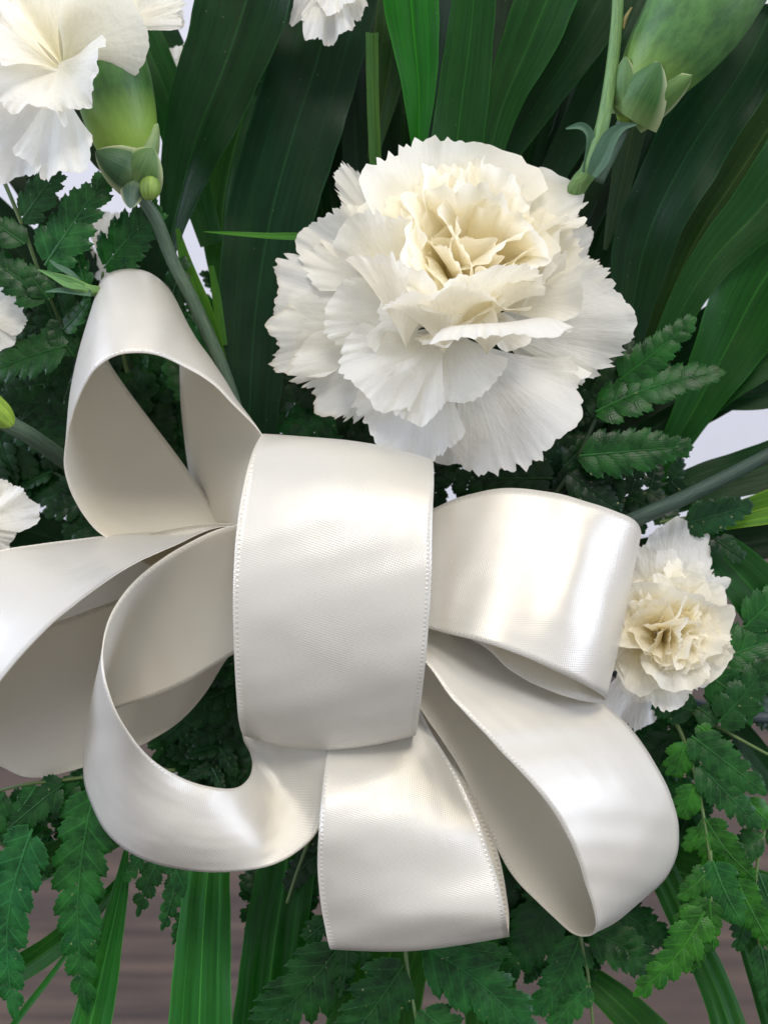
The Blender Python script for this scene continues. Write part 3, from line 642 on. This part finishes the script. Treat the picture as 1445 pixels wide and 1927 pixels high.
# ------------------------------------------------------------------ palm blades
DK = (0.00272, 0.01768, 0.00408, 1); BL = (0.00408, 0.01836, 0.00884, 1); MG = (0.0068, 0.034, 0.00612, 1); BR = (0.0084, 0.07, 0.0035, 1); OL = (0.01632, 0.02856, 0.0068, 1); LT = (0.02106, 0.07956, 0.02106, 1); YG = (.105, .135, .018, 1); GR = (.045, .050, .040, 1)
GRP = 'palm blades fanned behind the flowers'
def blade(pts, d0, d1, color, label, N=(0, -.25, -1), cupz=.25, pleat=0., roll=0., n=13, group=GRP, name='palm_blade', cat='leaf'):
    k = len(pts)-1; q = [(p[0], p[1], d0+(d1-d0)*i/k, p[2]) for i, p in enumerate(pts)]
    o = leaf(name, q, None, color, N=N, cupz=cupz, pleat=pleat, roll=roll, n=n, origin=M(q[-1][0], q[-1][1], q[-1][2]))
    return tag(o, label, cat, group)
blade([(480, -60, 190), (425, 120, 168), (368, 270, 132), (332, 400, 66), (312, 500, 24)], 120, 190, DK, 'broad dark green palm blade slanting down left of the top centre petals')
blade([(630, -60, 200), (600, 100, 185), (552, 260, 190), (505, 430, 185), (478, 620, 150), (468, 860, 110)], 220, 300, BL, 'widest blue green palm blade running down behind the left of the main carnation', cupz=.1)
blade([(768, -60, 120), (778, 60, 96), (788, 170, 66), (788, 290, 26), (786, 380, 12)], 100, 150, BR, 'bright green tapering palm blade above the main carnation', cupz=.35)
blade([(895, -60, 84), (885, 60, 90), (868, 200, 102), (852, 340, 110), (840, 460, 110)], 80, 150, MG, 'glossy mid green strap blade directly above the heart of the main carnation', N=(.15, -.45, -1), cupz=.12)
blade([(1062, -80, 120), (1000, 70, 112), (945, 200, 74), (916, 320, 44), (900, 440, 30)], 130, 180, MG, 'green palm blade slanting right behind the glossy strap blade')
blade([(1170, -80, 130), (1085, 80, 112), (1000, 210, 80), (930, 330, 50), (900, 450, 30)], 190, 240, DK, 'dark palm blade slanting behind the pale jointed stem')
blade([(745, -40, 60), (738, 90, 80), (722, 190, 54), (700, 300, 20)], 200, 220, OL, 'brownish olive blade behind the short cut stalk')
blade([(1492, -70, 150), (1400, 120, 140), (1295, 290, 148), (1220, 440, 132), (1190, 570, 92), (1172, 720, 36)], 150, 220, BL, 'long blue green blade curving down right of the main carnation', N=(-.3, -.2, -1), cupz=.15)
blade([(1560, 60, 140), (1420, 280, 130), (1310, 450, 100), (1235, 620, 60), (1200, 740, 30)], 230, 280, OL, 'olive yellow blade behind the long blue green blade at the right')
blade([(1540, 230, 150), (1440, 380, 124), (1340, 490, 86), (1262, 620, 56), (1210, 740, 24)], 190, 250, MG, 'mid green blade crossing in from the right edge at mid height')
blade([(1560, 360, 190), (1440, 520, 178), (1370, 650, 140), (1300, 780, 80), (1230, 900, 40)], 220, 280, (.007, .040, .005, 1), 'bright grass green wide blade at the right edge above the ferns', cupz=.35)
blade([(1540, 620, 90), (1430, 690, 64), (1340, 760, 44), (1250, 860, 30)], 250, 280, MG, 'narrow blade just above the bright gap at the right edge')
blade([(1560, 690, 90), (1440, 740, 70), (1330, 760, 50), (1230, 830, 40)], 290, 300, DK, 'shaded narrow blade bordering the bright gap at the right edge')
blade([(1580, 830, 110), (1440, 880, 100), (1320, 915, 90), (1200, 960, 60), (1100, 1010, 40)], 250, 280, DK, 'dark blade below the bright gap at the right edge')
blade([(1580, 925, 84), (1460, 952, 70), (1370, 975, 50), (1280, 1000, 26), (1200, 1040, 10)], 170, 210, YG, 'yellow green blade tip at the right edge over the small carnation')
blade([(1300, 985, 36), (1360, 1050, 90), (1440, 1140, 126), (1540, 1260, 130)], 210, 180, MG, 'broad green blade leaving to the right below the yellow green tip', cupz=.3)
blade([(1208, 160, 60), (1180, 290, 50), (1158, 390, 34), (1138, 470, 8)], 230, 260, GR, 'dull grey brown blade hanging below the big green bud')
blade([(384, 436, 1.5), (440, 440, 9), (500, 444, 13), (562, 446, 16), (640, 450, 16)], 60, 110, (.045, .11, .018, 1), 'thin bright green blade tip pointing left beside the main carnation')
blade([(334, 430, 8), (352, 500, 26), (382, 580, 34), (410, 660, 26), (440, 760, 14)], 170, 210, (.045, .085, .012, 1), 'narrow yellow green blade right of the tall ribbon loop')
blade([(398, 500, 10), (408, 560, 18), (420, 650, 18)], 260, 270, (.045, .085, .012, 1), 'small blade tip in front of the bright gap left of the wide blue green blade')
blade([(215, -60, 90), (278, 90, 80), (322, 200, 80), (360, 330, 70), (400, 460, 50)], 260, 300, MG, 'green blade between the upper left calyx and the broad dark blade')
blade([(250, -60, 70), (300, 60, 60), (360, 160, 60)], 330, 340, DK, 'dark strip of blade beside the bright gap at the top left')
blade([(470, 180, 90), (430, 330, 110), (418, 450, 80), (440, 640, 40)], 330, 340, (.022, .05, .014, 1), 'dull blade in the gap between the two broad dark blades')
blade([(700, 62, 24), (701, 160, 24), (706, 300, 23), (712, 420, 22)], 110, 130, (.034, .06, .012, 1), 'short upright stalk with a cut top left of the bright blade', cupz=.5, name='cut_stalk', cat='stalk')
blade([(1330, -60, 100), (1260, 180, 90), (1190, 350, 70), (1120, 540, 40)], 320, 330, DK, 'deep dark blade in the shade under the big green bud')
blade([(1230, -60, 90), (1130, 160, 90), (1040, 330, 60), (960, 500, 40)], 330, 330, DK, 'deep dark blade between the stems above the main carnation')
# lower ones
GL = 'palm blades spreading below the bow'
blade([(404, 1520, 60), (392, 1640, 84), (384, 1760, 104), (376, 1960, 128)], 110, 70, LT, 'light green pleated blade hanging under the curled loop', cupz=.0, pleat=.22, n=19, group=GL)
blade([(552, 1500, 100), (538, 1640, 116), (516, 1780, 124), (498, 1960, 132)], 150, 110, (0.0108, 0.045, 0.0108, 1), 'dark green pleated blade under the bow just right of the pale one', cupz=.0, pleat=.2, n=19, group=GL)
blade([(238, 1600, 10), (226, 1680, 34), (200, 1800, 58), (165, 1960, 84)], 130, 100, LT, 'pleated green blade between the lower left ferns and the floor', cupz=.0, pleat=.22, n=19, group=GL)
blade([(300, 1560, 10), (225, 1660, 20), (150, 1740, 44), (60, 1810, 54), (-60, 1870, 62)], 170, 150, (0.018, 0.054, 0.0132, 1), 'narrow blade running off the lower left edge under the ferns', cupz=.4, group=GL)
blade([(130, 1790, 8), (90, 1845, 12), (40, 1910, 14), (0, 1970, 14)], 140, 130, LT, 'very thin grassy blade at the bottom left corner', cupz=.4, group=GL)
blade([(300, 1520, 40), (200, 1580, 54), (90, 1620, 70), (-60, 1680, 100)], 220, 210, (0.0168, 0.042, 0.0108, 1), 'shaded wide blade behind the lower left ferns', cupz=.3, group=GL)
blade([(790, 1600, 150), (752, 1740, 170), (716, 1850, 176), (690, 1970, 186)], 210, 160, (0.021, 0.051, 0.0096, 1), 'olive green wide blade under the hanging bottom loop', cupz=.0, pleat=.12, n=19, group=GL)
blade([(905, 1600, 90), (915, 1740, 100), (922, 1850, 104), (930, 1970, 112)], 230, 190, (0.018, 0.054, 0.0108, 1), 'green blade standing behind the bottom ferns right of the hanging loop', cupz=.0, pleat=.15, n=19, group=GL)
blade([(1040, 1775, 20), (1090, 1825, 46), (1160, 1885, 70), (1260, 1985, 88)], 270, 200, (0.018, 0.054, 0.0108, 1), 'green blade slanting to the lower right below the right loop', cupz=.1, pleat=.1, group=GL)
blade([(1180, 1500, 50), (1245, 1640, 60), (1305, 1770, 60), (1350, 1870, 66), (1390, 1990, 76)], 190, 130, (0.015, 0.051, 0.012, 1), 'dark pleated blade reaching the bottom edge near the right corner', cupz=.0, pleat=.2, n=19, group=GL)
blade([(1330, 1560, 30), (1385, 1700, 44), (1425, 1820, 52), (1470, 1960, 60)], 210, 180, (0.0108, 0.036, 0.0108, 1), 'narrow dark blade at the lower right corner', cupz=.0, pleat=.2, n=19, group=GL)
blade([(1130, 1560, 60), (1230, 1620, 96), (1350, 1668, 118), (1500, 1730, 140)], 230, 200, (0.021, 0.06, 0.012, 1), 'wide olive green blade running right behind the lower right fern', cupz=.25, group=GL)
blade([(1330, 1300, 30), (1400, 1390, 50), (1480, 1500, 60)], 250, 240, DK, 'dark blade behind the right fern below the small carnation', cupz=.25, group=GL)
# shaded depths: more blades of the same fan, farther back
rf = random.Random(5)
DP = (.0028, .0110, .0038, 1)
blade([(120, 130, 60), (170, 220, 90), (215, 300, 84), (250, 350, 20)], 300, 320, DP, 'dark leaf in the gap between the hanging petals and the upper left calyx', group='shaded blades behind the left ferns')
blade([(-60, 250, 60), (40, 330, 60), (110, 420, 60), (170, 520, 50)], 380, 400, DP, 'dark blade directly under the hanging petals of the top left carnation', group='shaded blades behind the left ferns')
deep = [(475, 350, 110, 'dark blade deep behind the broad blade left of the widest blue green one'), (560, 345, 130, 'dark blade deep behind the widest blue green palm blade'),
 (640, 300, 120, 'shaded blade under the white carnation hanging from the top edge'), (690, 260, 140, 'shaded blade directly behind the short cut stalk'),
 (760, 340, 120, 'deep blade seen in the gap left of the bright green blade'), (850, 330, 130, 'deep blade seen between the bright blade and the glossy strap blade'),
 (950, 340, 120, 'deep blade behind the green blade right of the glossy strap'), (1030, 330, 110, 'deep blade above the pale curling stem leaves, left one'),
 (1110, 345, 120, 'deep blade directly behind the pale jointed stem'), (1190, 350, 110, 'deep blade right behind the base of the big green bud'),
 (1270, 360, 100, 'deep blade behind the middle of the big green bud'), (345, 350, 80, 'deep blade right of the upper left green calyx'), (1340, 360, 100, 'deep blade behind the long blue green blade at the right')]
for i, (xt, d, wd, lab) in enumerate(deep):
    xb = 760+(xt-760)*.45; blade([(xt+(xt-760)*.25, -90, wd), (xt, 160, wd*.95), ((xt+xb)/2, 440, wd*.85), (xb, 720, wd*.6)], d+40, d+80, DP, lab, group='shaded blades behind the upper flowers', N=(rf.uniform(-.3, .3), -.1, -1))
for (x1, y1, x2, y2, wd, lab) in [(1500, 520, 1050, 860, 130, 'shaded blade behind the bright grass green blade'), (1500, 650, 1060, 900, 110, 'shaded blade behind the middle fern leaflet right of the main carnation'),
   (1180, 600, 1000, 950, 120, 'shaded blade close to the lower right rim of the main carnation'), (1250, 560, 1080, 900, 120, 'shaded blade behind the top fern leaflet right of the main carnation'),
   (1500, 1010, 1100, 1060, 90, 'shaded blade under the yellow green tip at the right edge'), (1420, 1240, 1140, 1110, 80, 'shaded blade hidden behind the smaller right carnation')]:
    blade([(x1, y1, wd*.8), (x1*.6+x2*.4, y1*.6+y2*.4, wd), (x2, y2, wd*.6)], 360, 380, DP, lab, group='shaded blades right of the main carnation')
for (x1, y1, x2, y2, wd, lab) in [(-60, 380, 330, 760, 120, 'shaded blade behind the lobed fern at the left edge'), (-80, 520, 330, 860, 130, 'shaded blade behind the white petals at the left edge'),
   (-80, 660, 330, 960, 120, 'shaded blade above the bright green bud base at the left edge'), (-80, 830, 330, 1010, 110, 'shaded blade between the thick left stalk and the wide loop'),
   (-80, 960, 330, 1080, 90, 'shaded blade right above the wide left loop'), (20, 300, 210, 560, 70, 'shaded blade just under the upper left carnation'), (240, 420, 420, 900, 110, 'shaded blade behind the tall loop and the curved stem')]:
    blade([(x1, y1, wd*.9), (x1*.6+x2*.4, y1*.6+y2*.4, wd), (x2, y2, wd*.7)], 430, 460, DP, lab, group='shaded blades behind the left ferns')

# ------------------------------------------------------------------ leatherleaf fern
def lobe_pts(c, ax, n_, side, L, w_, rnd, verts, faces, uvs, teeth, curl):
    """one pinnule: c base, ax direction, n_ normal"""
    ax = nrm(ax); n_ = nrm(n_-ax*np.dot(n_, ax)); sd = np.cross(n_, ax)
    nr, nc = 12, 5; off = len(verts)
    for i in range(nr):
        v = i/(nr-1); hw = w_*.5*(.78+.22*math.sin(min(v*1.8, 1)*math.pi/2))*max(0, 1-max(0, (v-.35)/.65)**1.8)**.8
        for j in range(nc):
            q = (j/(nc-1)-.5)*2
            tooth = teeth*w_*(1 if (i % 2) else -.35)*(abs(q) > .9)*(v > .15)*(v < .97)
            pos = c+ax*(v*L+(tooth*1.1 if abs(q) > .9 else 0))+sd*(q*(hw+tooth*.5))+n_*(-abs(q)**1.5*w_*.045+math.sin(v*3)*L*.05-curl*L*v*v)
            verts.append(pos); uvs.append((j/(nc-1), v))
    faces += grid_faces(nr, nc, off)
def pinna(parent, b, t, width, n=7, seed=0, bow_=.0, color=MG, N=(0, -.2, -1), curl=.05, fuse=1.45, name='leaflet', base=.9):
    rnd = random.Random(seed); B = M(*b); T = M(*t); A = T-B; L = np.linalg.norm(A)
    Nn = nrm(np.array(N)+np.array([rnd.uniform(-.2, .2), rnd.uniform(-.2, .2), 0])); sd0 = nrm(np.cross(Nn, A))
    C = np.array([B+A*s+sd0*bow_*L*math.sin(math.pi*s)+Nn*(-.10*L*s*s*(1 if curl else 0)) for s in np.linspace(0, 1, 25)])
    Tn = np.gradient(C, axis=0)
    verts, faces, uvs = [], [], []
    for i in range(n):
        for sgn in (-1, 1):
            s = (i+.35+(.28 if sgn > 0 else 0))/(n+.5); s = min(s, .96)
            k = s*24; i0 = int(k); c = C[i0]+(C[min(i0+1, 24)]-C[i0])*(k-i0); tg = nrm(Tn[i0]); nn = nrm(Nn-tg*np.dot(Nn, tg)); sd = np.cross(nn, tg)*sgn
            prof = (base+(1-base)*min(s*4, 1))*(1-.80*s**1.5)
            ang = math.radians(52-22*s+rnd.uniform(-5, 5))
            ll = width*.5/math.sin(ang)*prof*rnd.uniform(.92, 1.06); sp_ = L/(n+.5)
            tilt = nn+sd*rnd.uniform(-.04, .12)+tg*rnd.uniform(.02, .09)
            lobe_pts(c-tg*sp_*.1, tg*math.cos(ang)+sd*math.sin(ang), tilt, sgn, ll, max(sp_*fuse*math.sin(ang)*1.05, ll*.40)*min(1, .6+prof), rnd, verts, faces, uvs, .085, curl*rnd.uniform(.3, 1.6))
    lobe_pts(C[21], nrm(Tn[22]), Nn, 1, L*.17, width*.22, rnd, verts, faces, uvs, .06, curl)
    # midrib strip
    off = len(verts)
    for i in range(25):
        tg = nrm(Tn[i]); sd = np.cross(Nn, tg); r = 2.3*(1-.75*i/24)+.3
        for q, h in ((-1, .2), (0, 1.6), (1, .2)):
            verts.append(C[i]+sd*q*r+Nn*(h+1.0)); uvs.append((.5, i/24))
    faces += grid_faces(25, 3, off)
    return add(name, verts, faces, FERN, parent, uvs, color=color)
def frond(stem_pts, leaves, label, seed, color=(.02, .10, .02, 1), group='leatherleaf fern sprigs', stemcol=(.09, .15, .045, 1), r=4.5):
    e = empty('fern_sprig', M(*stem_pts[0][:3]), label, 'fern', group)
    tube('stem', [tuple(p)+(r*(1-.5*i/len(stem_pts)),) for i, p in enumerate(stem_pts)], e, stemcol, n=8)
    rr = random.Random(seed)
    for i, lf in enumerate(leaves):
        b, t, wd = lf[:3]; kw = dict(lf[3]) if len(lf) > 3 else {}
        cc = kw.pop('color', color); j = rr.uniform(.85, 1.2); cc = (cc[0]*j, cc[1]*j, cc[2]*j, 1)
        pinna(e, b, t, wd, seed=seed*50+i, color=cc, bow_=kw.pop('bow_', rr.uniform(-.06, .06)), **kw)
    return e
F1 = (0.0136, 0.05984, 0.01768, 1); F2 = (0.00884, 0.03944, 0.01088, 1); F3 = (0.01925, 0.07425, 0.0099, 1); F4 = (0.00408, 0.01904, 0.00612, 1); F5 = (0.01088, 0.0374, 0.01632, 1)
frond([(330, 1450, 150), (230, 1455, 130), (120, 1468, 100), (40, 1478, 90), (-40, 1500, 90)],
      [((62, 1560, 70), (20, 1915, 40), 108, dict(n=8, bow_=-.08, color=(.018, .085, .034, 1))),
       ((178, 1490, 80), (150, 1900, 40), 128, dict(n=9, bow_=-.05, color=F1)),
       ((120, 1475, 90), (-10, 1580, 70), 76, dict(n=5, color=F2)), ((70, 1478, 90), (18, 1545, 80), 50, dict(n=4)), ((10, 1490, 90), (-40, 1640, 60), 70, dict(n=5)),
       ((150, 1470, 110), (60, 1560, 90), 60, dict(n=4, color=F2)), ((210, 1460, 120), (195, 1540, 110), 60, dict(n=4, color=F2))],
      'fern sprig with two long drooping leaflets at the lower left corner', 1, F1)
frond([(300, 1560, 120), (310, 1610, 112), (330, 1700, 100)],
      [((275, 1590, 100), (230, 1658, 90), 46, dict(n=4)), ((312, 1600, 100), (258, 1722, 85), 56, dict(n=4, color=F1)), ((335, 1650, 98), (302, 1750, 85), 48, dict(n=4, color=F1)),
       ((325, 1620, 92), (366, 1702, 80), 44, dict(n=5, color=(.014, .065, .024, 1))), ((345, 1720, 98), (326, 1778, 90), 30, dict(n=3, color=F1))],
      'small fern sprig hanging under the curled ribbon loop', 2, F1)
frond([(760, 1700, 90), (764, 1800, 70), (774, 1870, 60), (792, 1960, 50)],
      [((640, 1780, 70), (480, 1950, 40), 150, dict(n=6, bow_=.04)), ((760, 1815, 60), (640, 1985, 30), 140, dict(n=5)), ((800, 1780, 70), (1005, 1955, 40), 150, dict(n=7, bow_=.05, color=(0.0098, 0.0525, 0.0154, 1))),
       ((652, 1785, 60), (640, 1880, 50), 46, dict(n=3)), ((682, 1770, 80), (694, 1830, 70), 40, dict(n=3)), ((792, 1900, 50), (900, 1990, 40), 90, dict(n=5)), ((850, 1780, 80), (960, 1800, 70), 60, dict(n=4, color=F2))],
      'dark fern sprig spreading at the bottom centre below the hanging loop', 3, F2)
frond([(590, 1560, 130), (560, 1640, 120), (540, 1700, 110)],
      [((598, 1610, 120), (535, 1675, 110), 60, dict(n=4, color=F4)), ((600, 1560, 130), (560, 1630, 120), 50, dict(n=4, color=F4)), ((620, 1730, 100), (575, 1770, 90), 60, dict(n=4, color=F2))],
      'shaded fern sprig tucked between the curled loop and the bottom loop', 4, F4)
frond([(1090, 1680, 200), (1092, 1760, 180), (1105, 1830, 170), (1118, 1960, 160)],
      [((1052, 1665, 190), (955, 1838, 160), 140, dict(n=6, color=F2)), ((1090, 1765, 180), (1008, 1908, 150), 104, dict(n=6)), ((1110, 1755, 180), (1245, 1835, 155), 112, dict(n=6, bow_=.05, color=F2)),
       ((1150, 1705, 200), (1268, 1778, 180), 90, dict(n=6, color=(0.0084, 0.042, 0.014, 1))), ((960, 1640, 210), (1000, 1720, 200), 90, dict(n=5, color=F4)), ((1110, 1850, 165), (1030, 1960, 150), 70, dict(n=5))],
      'fern sprig with four dark leaflets below the lower right loop', 5, F1)
frond([(1240, 1300, 170), (1300, 1340, 150), (1380, 1385, 130), (1480, 1440, 120)],
      [((1310, 1340, 140), (1190, 1290, 150), 80, dict(n=4, color=F2)), ((1350, 1360, 120), (1450, 1240, 110), 90, dict(n=4)), ((1310, 1330, 130), (1350, 1360, 120), 60, dict(n=3, color=F2)),
       ((1330, 1270, 150), (1420, 1345, 120), 110, dict(n=5, color=F1)), ((1360, 1240, 150), (1480, 1200, 130), 130, dict(n=5, color=F1)), ((1345, 1190, 170), (1378, 1150, 165), 50, dict(n=3, color=F5)), ((1400, 1180, 150), (1470, 1110, 140), 90, dict(n=4, color=F1))],
      'fern sprig crossing right below the smaller carnation', 6, F2)
frond([(1250, 1320, 160), (1285, 1390, 130), (1310, 1470, 110), (1330, 1580, 90), (1335, 1640, 80)],
      [((1290, 1400, 110), (1272, 1462, 100), 70, dict(n=3, fuse=1.6)), ((1308, 1480, 100), (1285, 1540, 90), 70, dict(n=3, fuse=1.6)), ((1320, 1560, 95), (1290, 1600, 90), 44, dict(n=3)),
       ((1300, 1385, 110), (1440, 1492, 80), 84, dict(n=6, color=F1)), ((1315, 1440, 105), (1430, 1555, 75), 84, dict(n=6, color=F1)), ((1325, 1540, 95), (1420, 1655, 70), 76, dict(n=6, color=F3)),
       ((1310, 1365, 120), (1350, 1400, 110), 40, dict(n=3)), ((1265, 1390, 150), (1215, 1430, 150), 80, dict(n=4, color=F4)), ((1290, 1530, 140), (1270, 1590, 140), 60, dict(n=4, color=F4)),
       ((1330, 1570, 90), (1345, 1640, 80), 60, dict(n=4)), ((1400, 1500, 130), (1470, 1560, 120), 60, dict(n=4))],
      'leafy green fern sprig hanging along the right side of the lower right loop', 7, F3)
frond([(1335, 1600, 60), (1338, 1680, 45), (1326, 1740, 35), (1300, 1790, 25)],
      [((1325, 1715, 30), (1198, 1872, 0), 84, dict(n=6, color=(.026, .095, .012, 1))), ((1332, 1640, 45), (1276, 1690, 30), 50, dict(n=3, fuse=1.6, color=F3)), ((1326, 1700, 40), (1270, 1745, 30), 50, dict(n=3, fuse=1.6, color=F3)),
       ((1340, 1620, 45), (1398, 1740, 30), 84, dict(n=5, color=F1, fuse=1.5)), ((1380, 1650, 50), (1455, 1790, 30), 70, dict(n=6, color=F3)), ((1334, 1690, 38), (1342, 1790, 20), 46, dict(n=4, color=F3)), ((1322, 1740, 30), (1302, 1830, 15), 40, dict(n=4, color=F3))],
      'bright yellow green fern sprig nearest the camera at the lower right', 8, F3)
frond([(1020, 960, 200), (1075, 885, 180), (1125, 780, 160), (1165, 710, 150), (1185, 650, 150)],
      [((1165, 715, 130), (1306, 598, 100), 86, dict(n=7, color=(0.0084, 0.0504, 0.0098, 1))), ((1120, 775, 125), (1358, 690, 85), 108, dict(n=9, color=(0.0091, 0.0546, 0.0112, 1))), ((1090, 858, 130), (1300, 838, 95), 112, dict(n=8, color=(0.0084, 0.0504, 0.0112, 1))),
       ((1120, 790, 140), (1150, 650, 150), 60, dict(n=5, color=F4)), ((1170, 720, 150), (1190, 640, 150), 50, dict(n=4, color=F4)), ((1070, 890, 150), (1170, 960, 140), 80, dict(n=6, color=F4)), ((1040, 900, 180), (820, 905, 190), 80, dict(n=7, color=F4)), ((1060, 880, 170), (1110, 820, 170), 50, dict(n=4, color=F4))],
      'dark glossy fern sprig right of the main carnation with three toothed leaflets', 9, F4, stemcol=(.03, .06, .025, 1))
frond([(1230, 985, 190), (1290, 975, 175), (1340, 970, 165)],
      [((1285, 985, 150), (1418, 950, 130), 84, dict(n=6, color=F5)), ((1340, 1010, 160), (1400, 1050, 150), 60, dict(n=4, color=F4)), ((1230, 960, 190), (1290, 1000, 180), 50, dict(n=4, color=F4))],
      'greyish fern leaflet just above the smaller right carnation', 10, F5)
frond([(-10, 300, 60), (10, 345, 62), (45, 430, 68), (85, 540, 110), (125, 630, 240), (170, 740, 400)],
      [((42, 415, 55), (110, 318, 40), 84, dict(n=5, color=F5)), ((85, 500, 60), (196, 325, 35), 118, dict(n=6, color=(0.0126, 0.049, 0.0182, 1))), ((48, 460, 60), (-20, 410, 50), 70, dict(n=4)), ((95, 565, 75), (-40, 470, 60), 96, dict(n=5, color=F2)),
       ((90, 560, 72), (48, 500, 60), 54, dict(n=3, color=F2)), ((128, 650, 95), (-30, 700, 90), 110, dict(n=6, color=F2)), ((140, 670, 110), (95, 600, 90), 60, dict(n=4, color=F2)), ((120, 620, 95), (165, 560, 80), 50, dict(n=4, color=F2))],
      'fern sprig with round lobed leaflets at the left edge under the top left carnation', 11, F2)
frond([(240, 700, 200), (215, 600, 150), (195, 540, 140), (194, 512, 122)],
      [((196, 506, 120), (298, 386, 70), 116, dict(n=6, color=(0.0126, 0.0525, 0.0168, 1))), ((160, 560, 90), (140, 470, 80), 50, dict(n=4)), ((310, 600, 160), (345, 480, 150), 70, dict(n=5, color=F2)), ((210, 560, 110), (240, 480, 100), 40, dict(n=4, color=F2))],
      'broad lobed fern leaflet rising just above the tall ribbon loop', 12, F2)
frond([(-60, 1560, 130), (20, 1600, 110), (70, 1680, 100)],
      [((-10, 1590, 110), (-60, 1760, 80), 90, dict(n=6)), ((30, 1610, 120), (95, 1500, 110), 80, dict(n=5)), ((-20, 1720, 110), (-30, 1900, 80), 90, dict(n=6)), ((30, 1600, 120), (100, 1640, 120), 60, dict(n=4)), ((-20, 1560, 130), (60, 1490, 120), 70, dict(n=4))],
      'fern sprig coming in from the lower left edge behind the two long leaflets', 14, F2)
frond([(1500, 1500, 150), (1440, 1560, 130), (1420, 1680, 110), (1430, 1800, 100)],
      [((1435, 1570, 125), (1370, 1640, 110), 70, dict(n=5)), ((1425, 1640, 115), (1475, 1740, 100), 80, dict(n=5)), ((1422, 1700, 110), (1390, 1790, 95), 60, dict(n=5)), ((1430, 1780, 100), (1450, 1900, 80), 70, dict(n=6)), ((1450, 1540, 130), (1500, 1640, 110), 80, dict(n=5))],
      'dark fern sprig hanging along the lower right edge', 15, F2)
# darker ferns inside and behind the loops
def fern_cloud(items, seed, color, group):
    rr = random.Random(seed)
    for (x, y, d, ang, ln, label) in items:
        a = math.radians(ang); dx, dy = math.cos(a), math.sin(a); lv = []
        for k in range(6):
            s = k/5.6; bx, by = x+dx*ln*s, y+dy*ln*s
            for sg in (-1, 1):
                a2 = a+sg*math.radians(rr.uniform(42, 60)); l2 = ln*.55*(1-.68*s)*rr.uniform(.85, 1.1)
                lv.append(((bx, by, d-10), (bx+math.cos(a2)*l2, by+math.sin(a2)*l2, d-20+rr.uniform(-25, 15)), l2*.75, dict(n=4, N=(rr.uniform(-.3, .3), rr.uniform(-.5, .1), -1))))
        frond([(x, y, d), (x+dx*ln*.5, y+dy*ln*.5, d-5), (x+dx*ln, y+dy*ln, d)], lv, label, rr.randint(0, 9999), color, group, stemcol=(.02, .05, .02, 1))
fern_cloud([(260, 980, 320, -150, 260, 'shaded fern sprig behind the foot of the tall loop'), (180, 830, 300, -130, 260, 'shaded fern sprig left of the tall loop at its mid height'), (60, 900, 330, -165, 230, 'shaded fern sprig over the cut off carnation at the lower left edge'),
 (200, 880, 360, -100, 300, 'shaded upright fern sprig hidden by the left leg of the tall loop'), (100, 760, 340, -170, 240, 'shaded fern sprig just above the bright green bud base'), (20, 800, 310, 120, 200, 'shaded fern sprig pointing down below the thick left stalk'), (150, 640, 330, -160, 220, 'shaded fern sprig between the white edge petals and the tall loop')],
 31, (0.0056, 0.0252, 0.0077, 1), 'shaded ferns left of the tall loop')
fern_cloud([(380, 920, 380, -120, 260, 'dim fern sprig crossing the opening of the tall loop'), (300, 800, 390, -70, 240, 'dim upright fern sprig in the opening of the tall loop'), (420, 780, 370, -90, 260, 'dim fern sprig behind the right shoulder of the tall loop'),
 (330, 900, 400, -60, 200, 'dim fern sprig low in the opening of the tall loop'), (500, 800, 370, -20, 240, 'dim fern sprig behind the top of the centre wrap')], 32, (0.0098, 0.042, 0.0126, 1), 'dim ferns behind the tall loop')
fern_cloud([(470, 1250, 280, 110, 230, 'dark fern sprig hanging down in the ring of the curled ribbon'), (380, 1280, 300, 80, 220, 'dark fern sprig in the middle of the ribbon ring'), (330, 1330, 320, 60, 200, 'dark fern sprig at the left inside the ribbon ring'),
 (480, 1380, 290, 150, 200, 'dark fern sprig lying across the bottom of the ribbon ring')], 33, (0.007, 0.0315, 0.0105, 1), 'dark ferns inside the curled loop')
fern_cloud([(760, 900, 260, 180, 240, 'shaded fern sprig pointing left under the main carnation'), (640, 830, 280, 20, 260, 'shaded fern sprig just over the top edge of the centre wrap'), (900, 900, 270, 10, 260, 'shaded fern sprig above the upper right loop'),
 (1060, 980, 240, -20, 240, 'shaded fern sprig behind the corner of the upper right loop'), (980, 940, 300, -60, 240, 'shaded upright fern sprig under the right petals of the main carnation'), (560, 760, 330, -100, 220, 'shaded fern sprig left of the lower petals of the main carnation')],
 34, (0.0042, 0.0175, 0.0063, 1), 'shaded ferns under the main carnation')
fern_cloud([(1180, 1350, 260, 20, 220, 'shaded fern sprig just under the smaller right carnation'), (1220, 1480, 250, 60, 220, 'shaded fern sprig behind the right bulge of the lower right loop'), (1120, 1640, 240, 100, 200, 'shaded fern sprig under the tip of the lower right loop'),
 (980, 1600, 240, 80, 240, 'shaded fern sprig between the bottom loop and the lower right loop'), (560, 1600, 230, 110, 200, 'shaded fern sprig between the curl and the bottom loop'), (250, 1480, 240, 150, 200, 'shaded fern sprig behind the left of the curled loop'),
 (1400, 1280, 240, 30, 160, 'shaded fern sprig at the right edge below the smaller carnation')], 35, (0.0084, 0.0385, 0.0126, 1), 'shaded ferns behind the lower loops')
print('objects', len(bpy.data.objects))
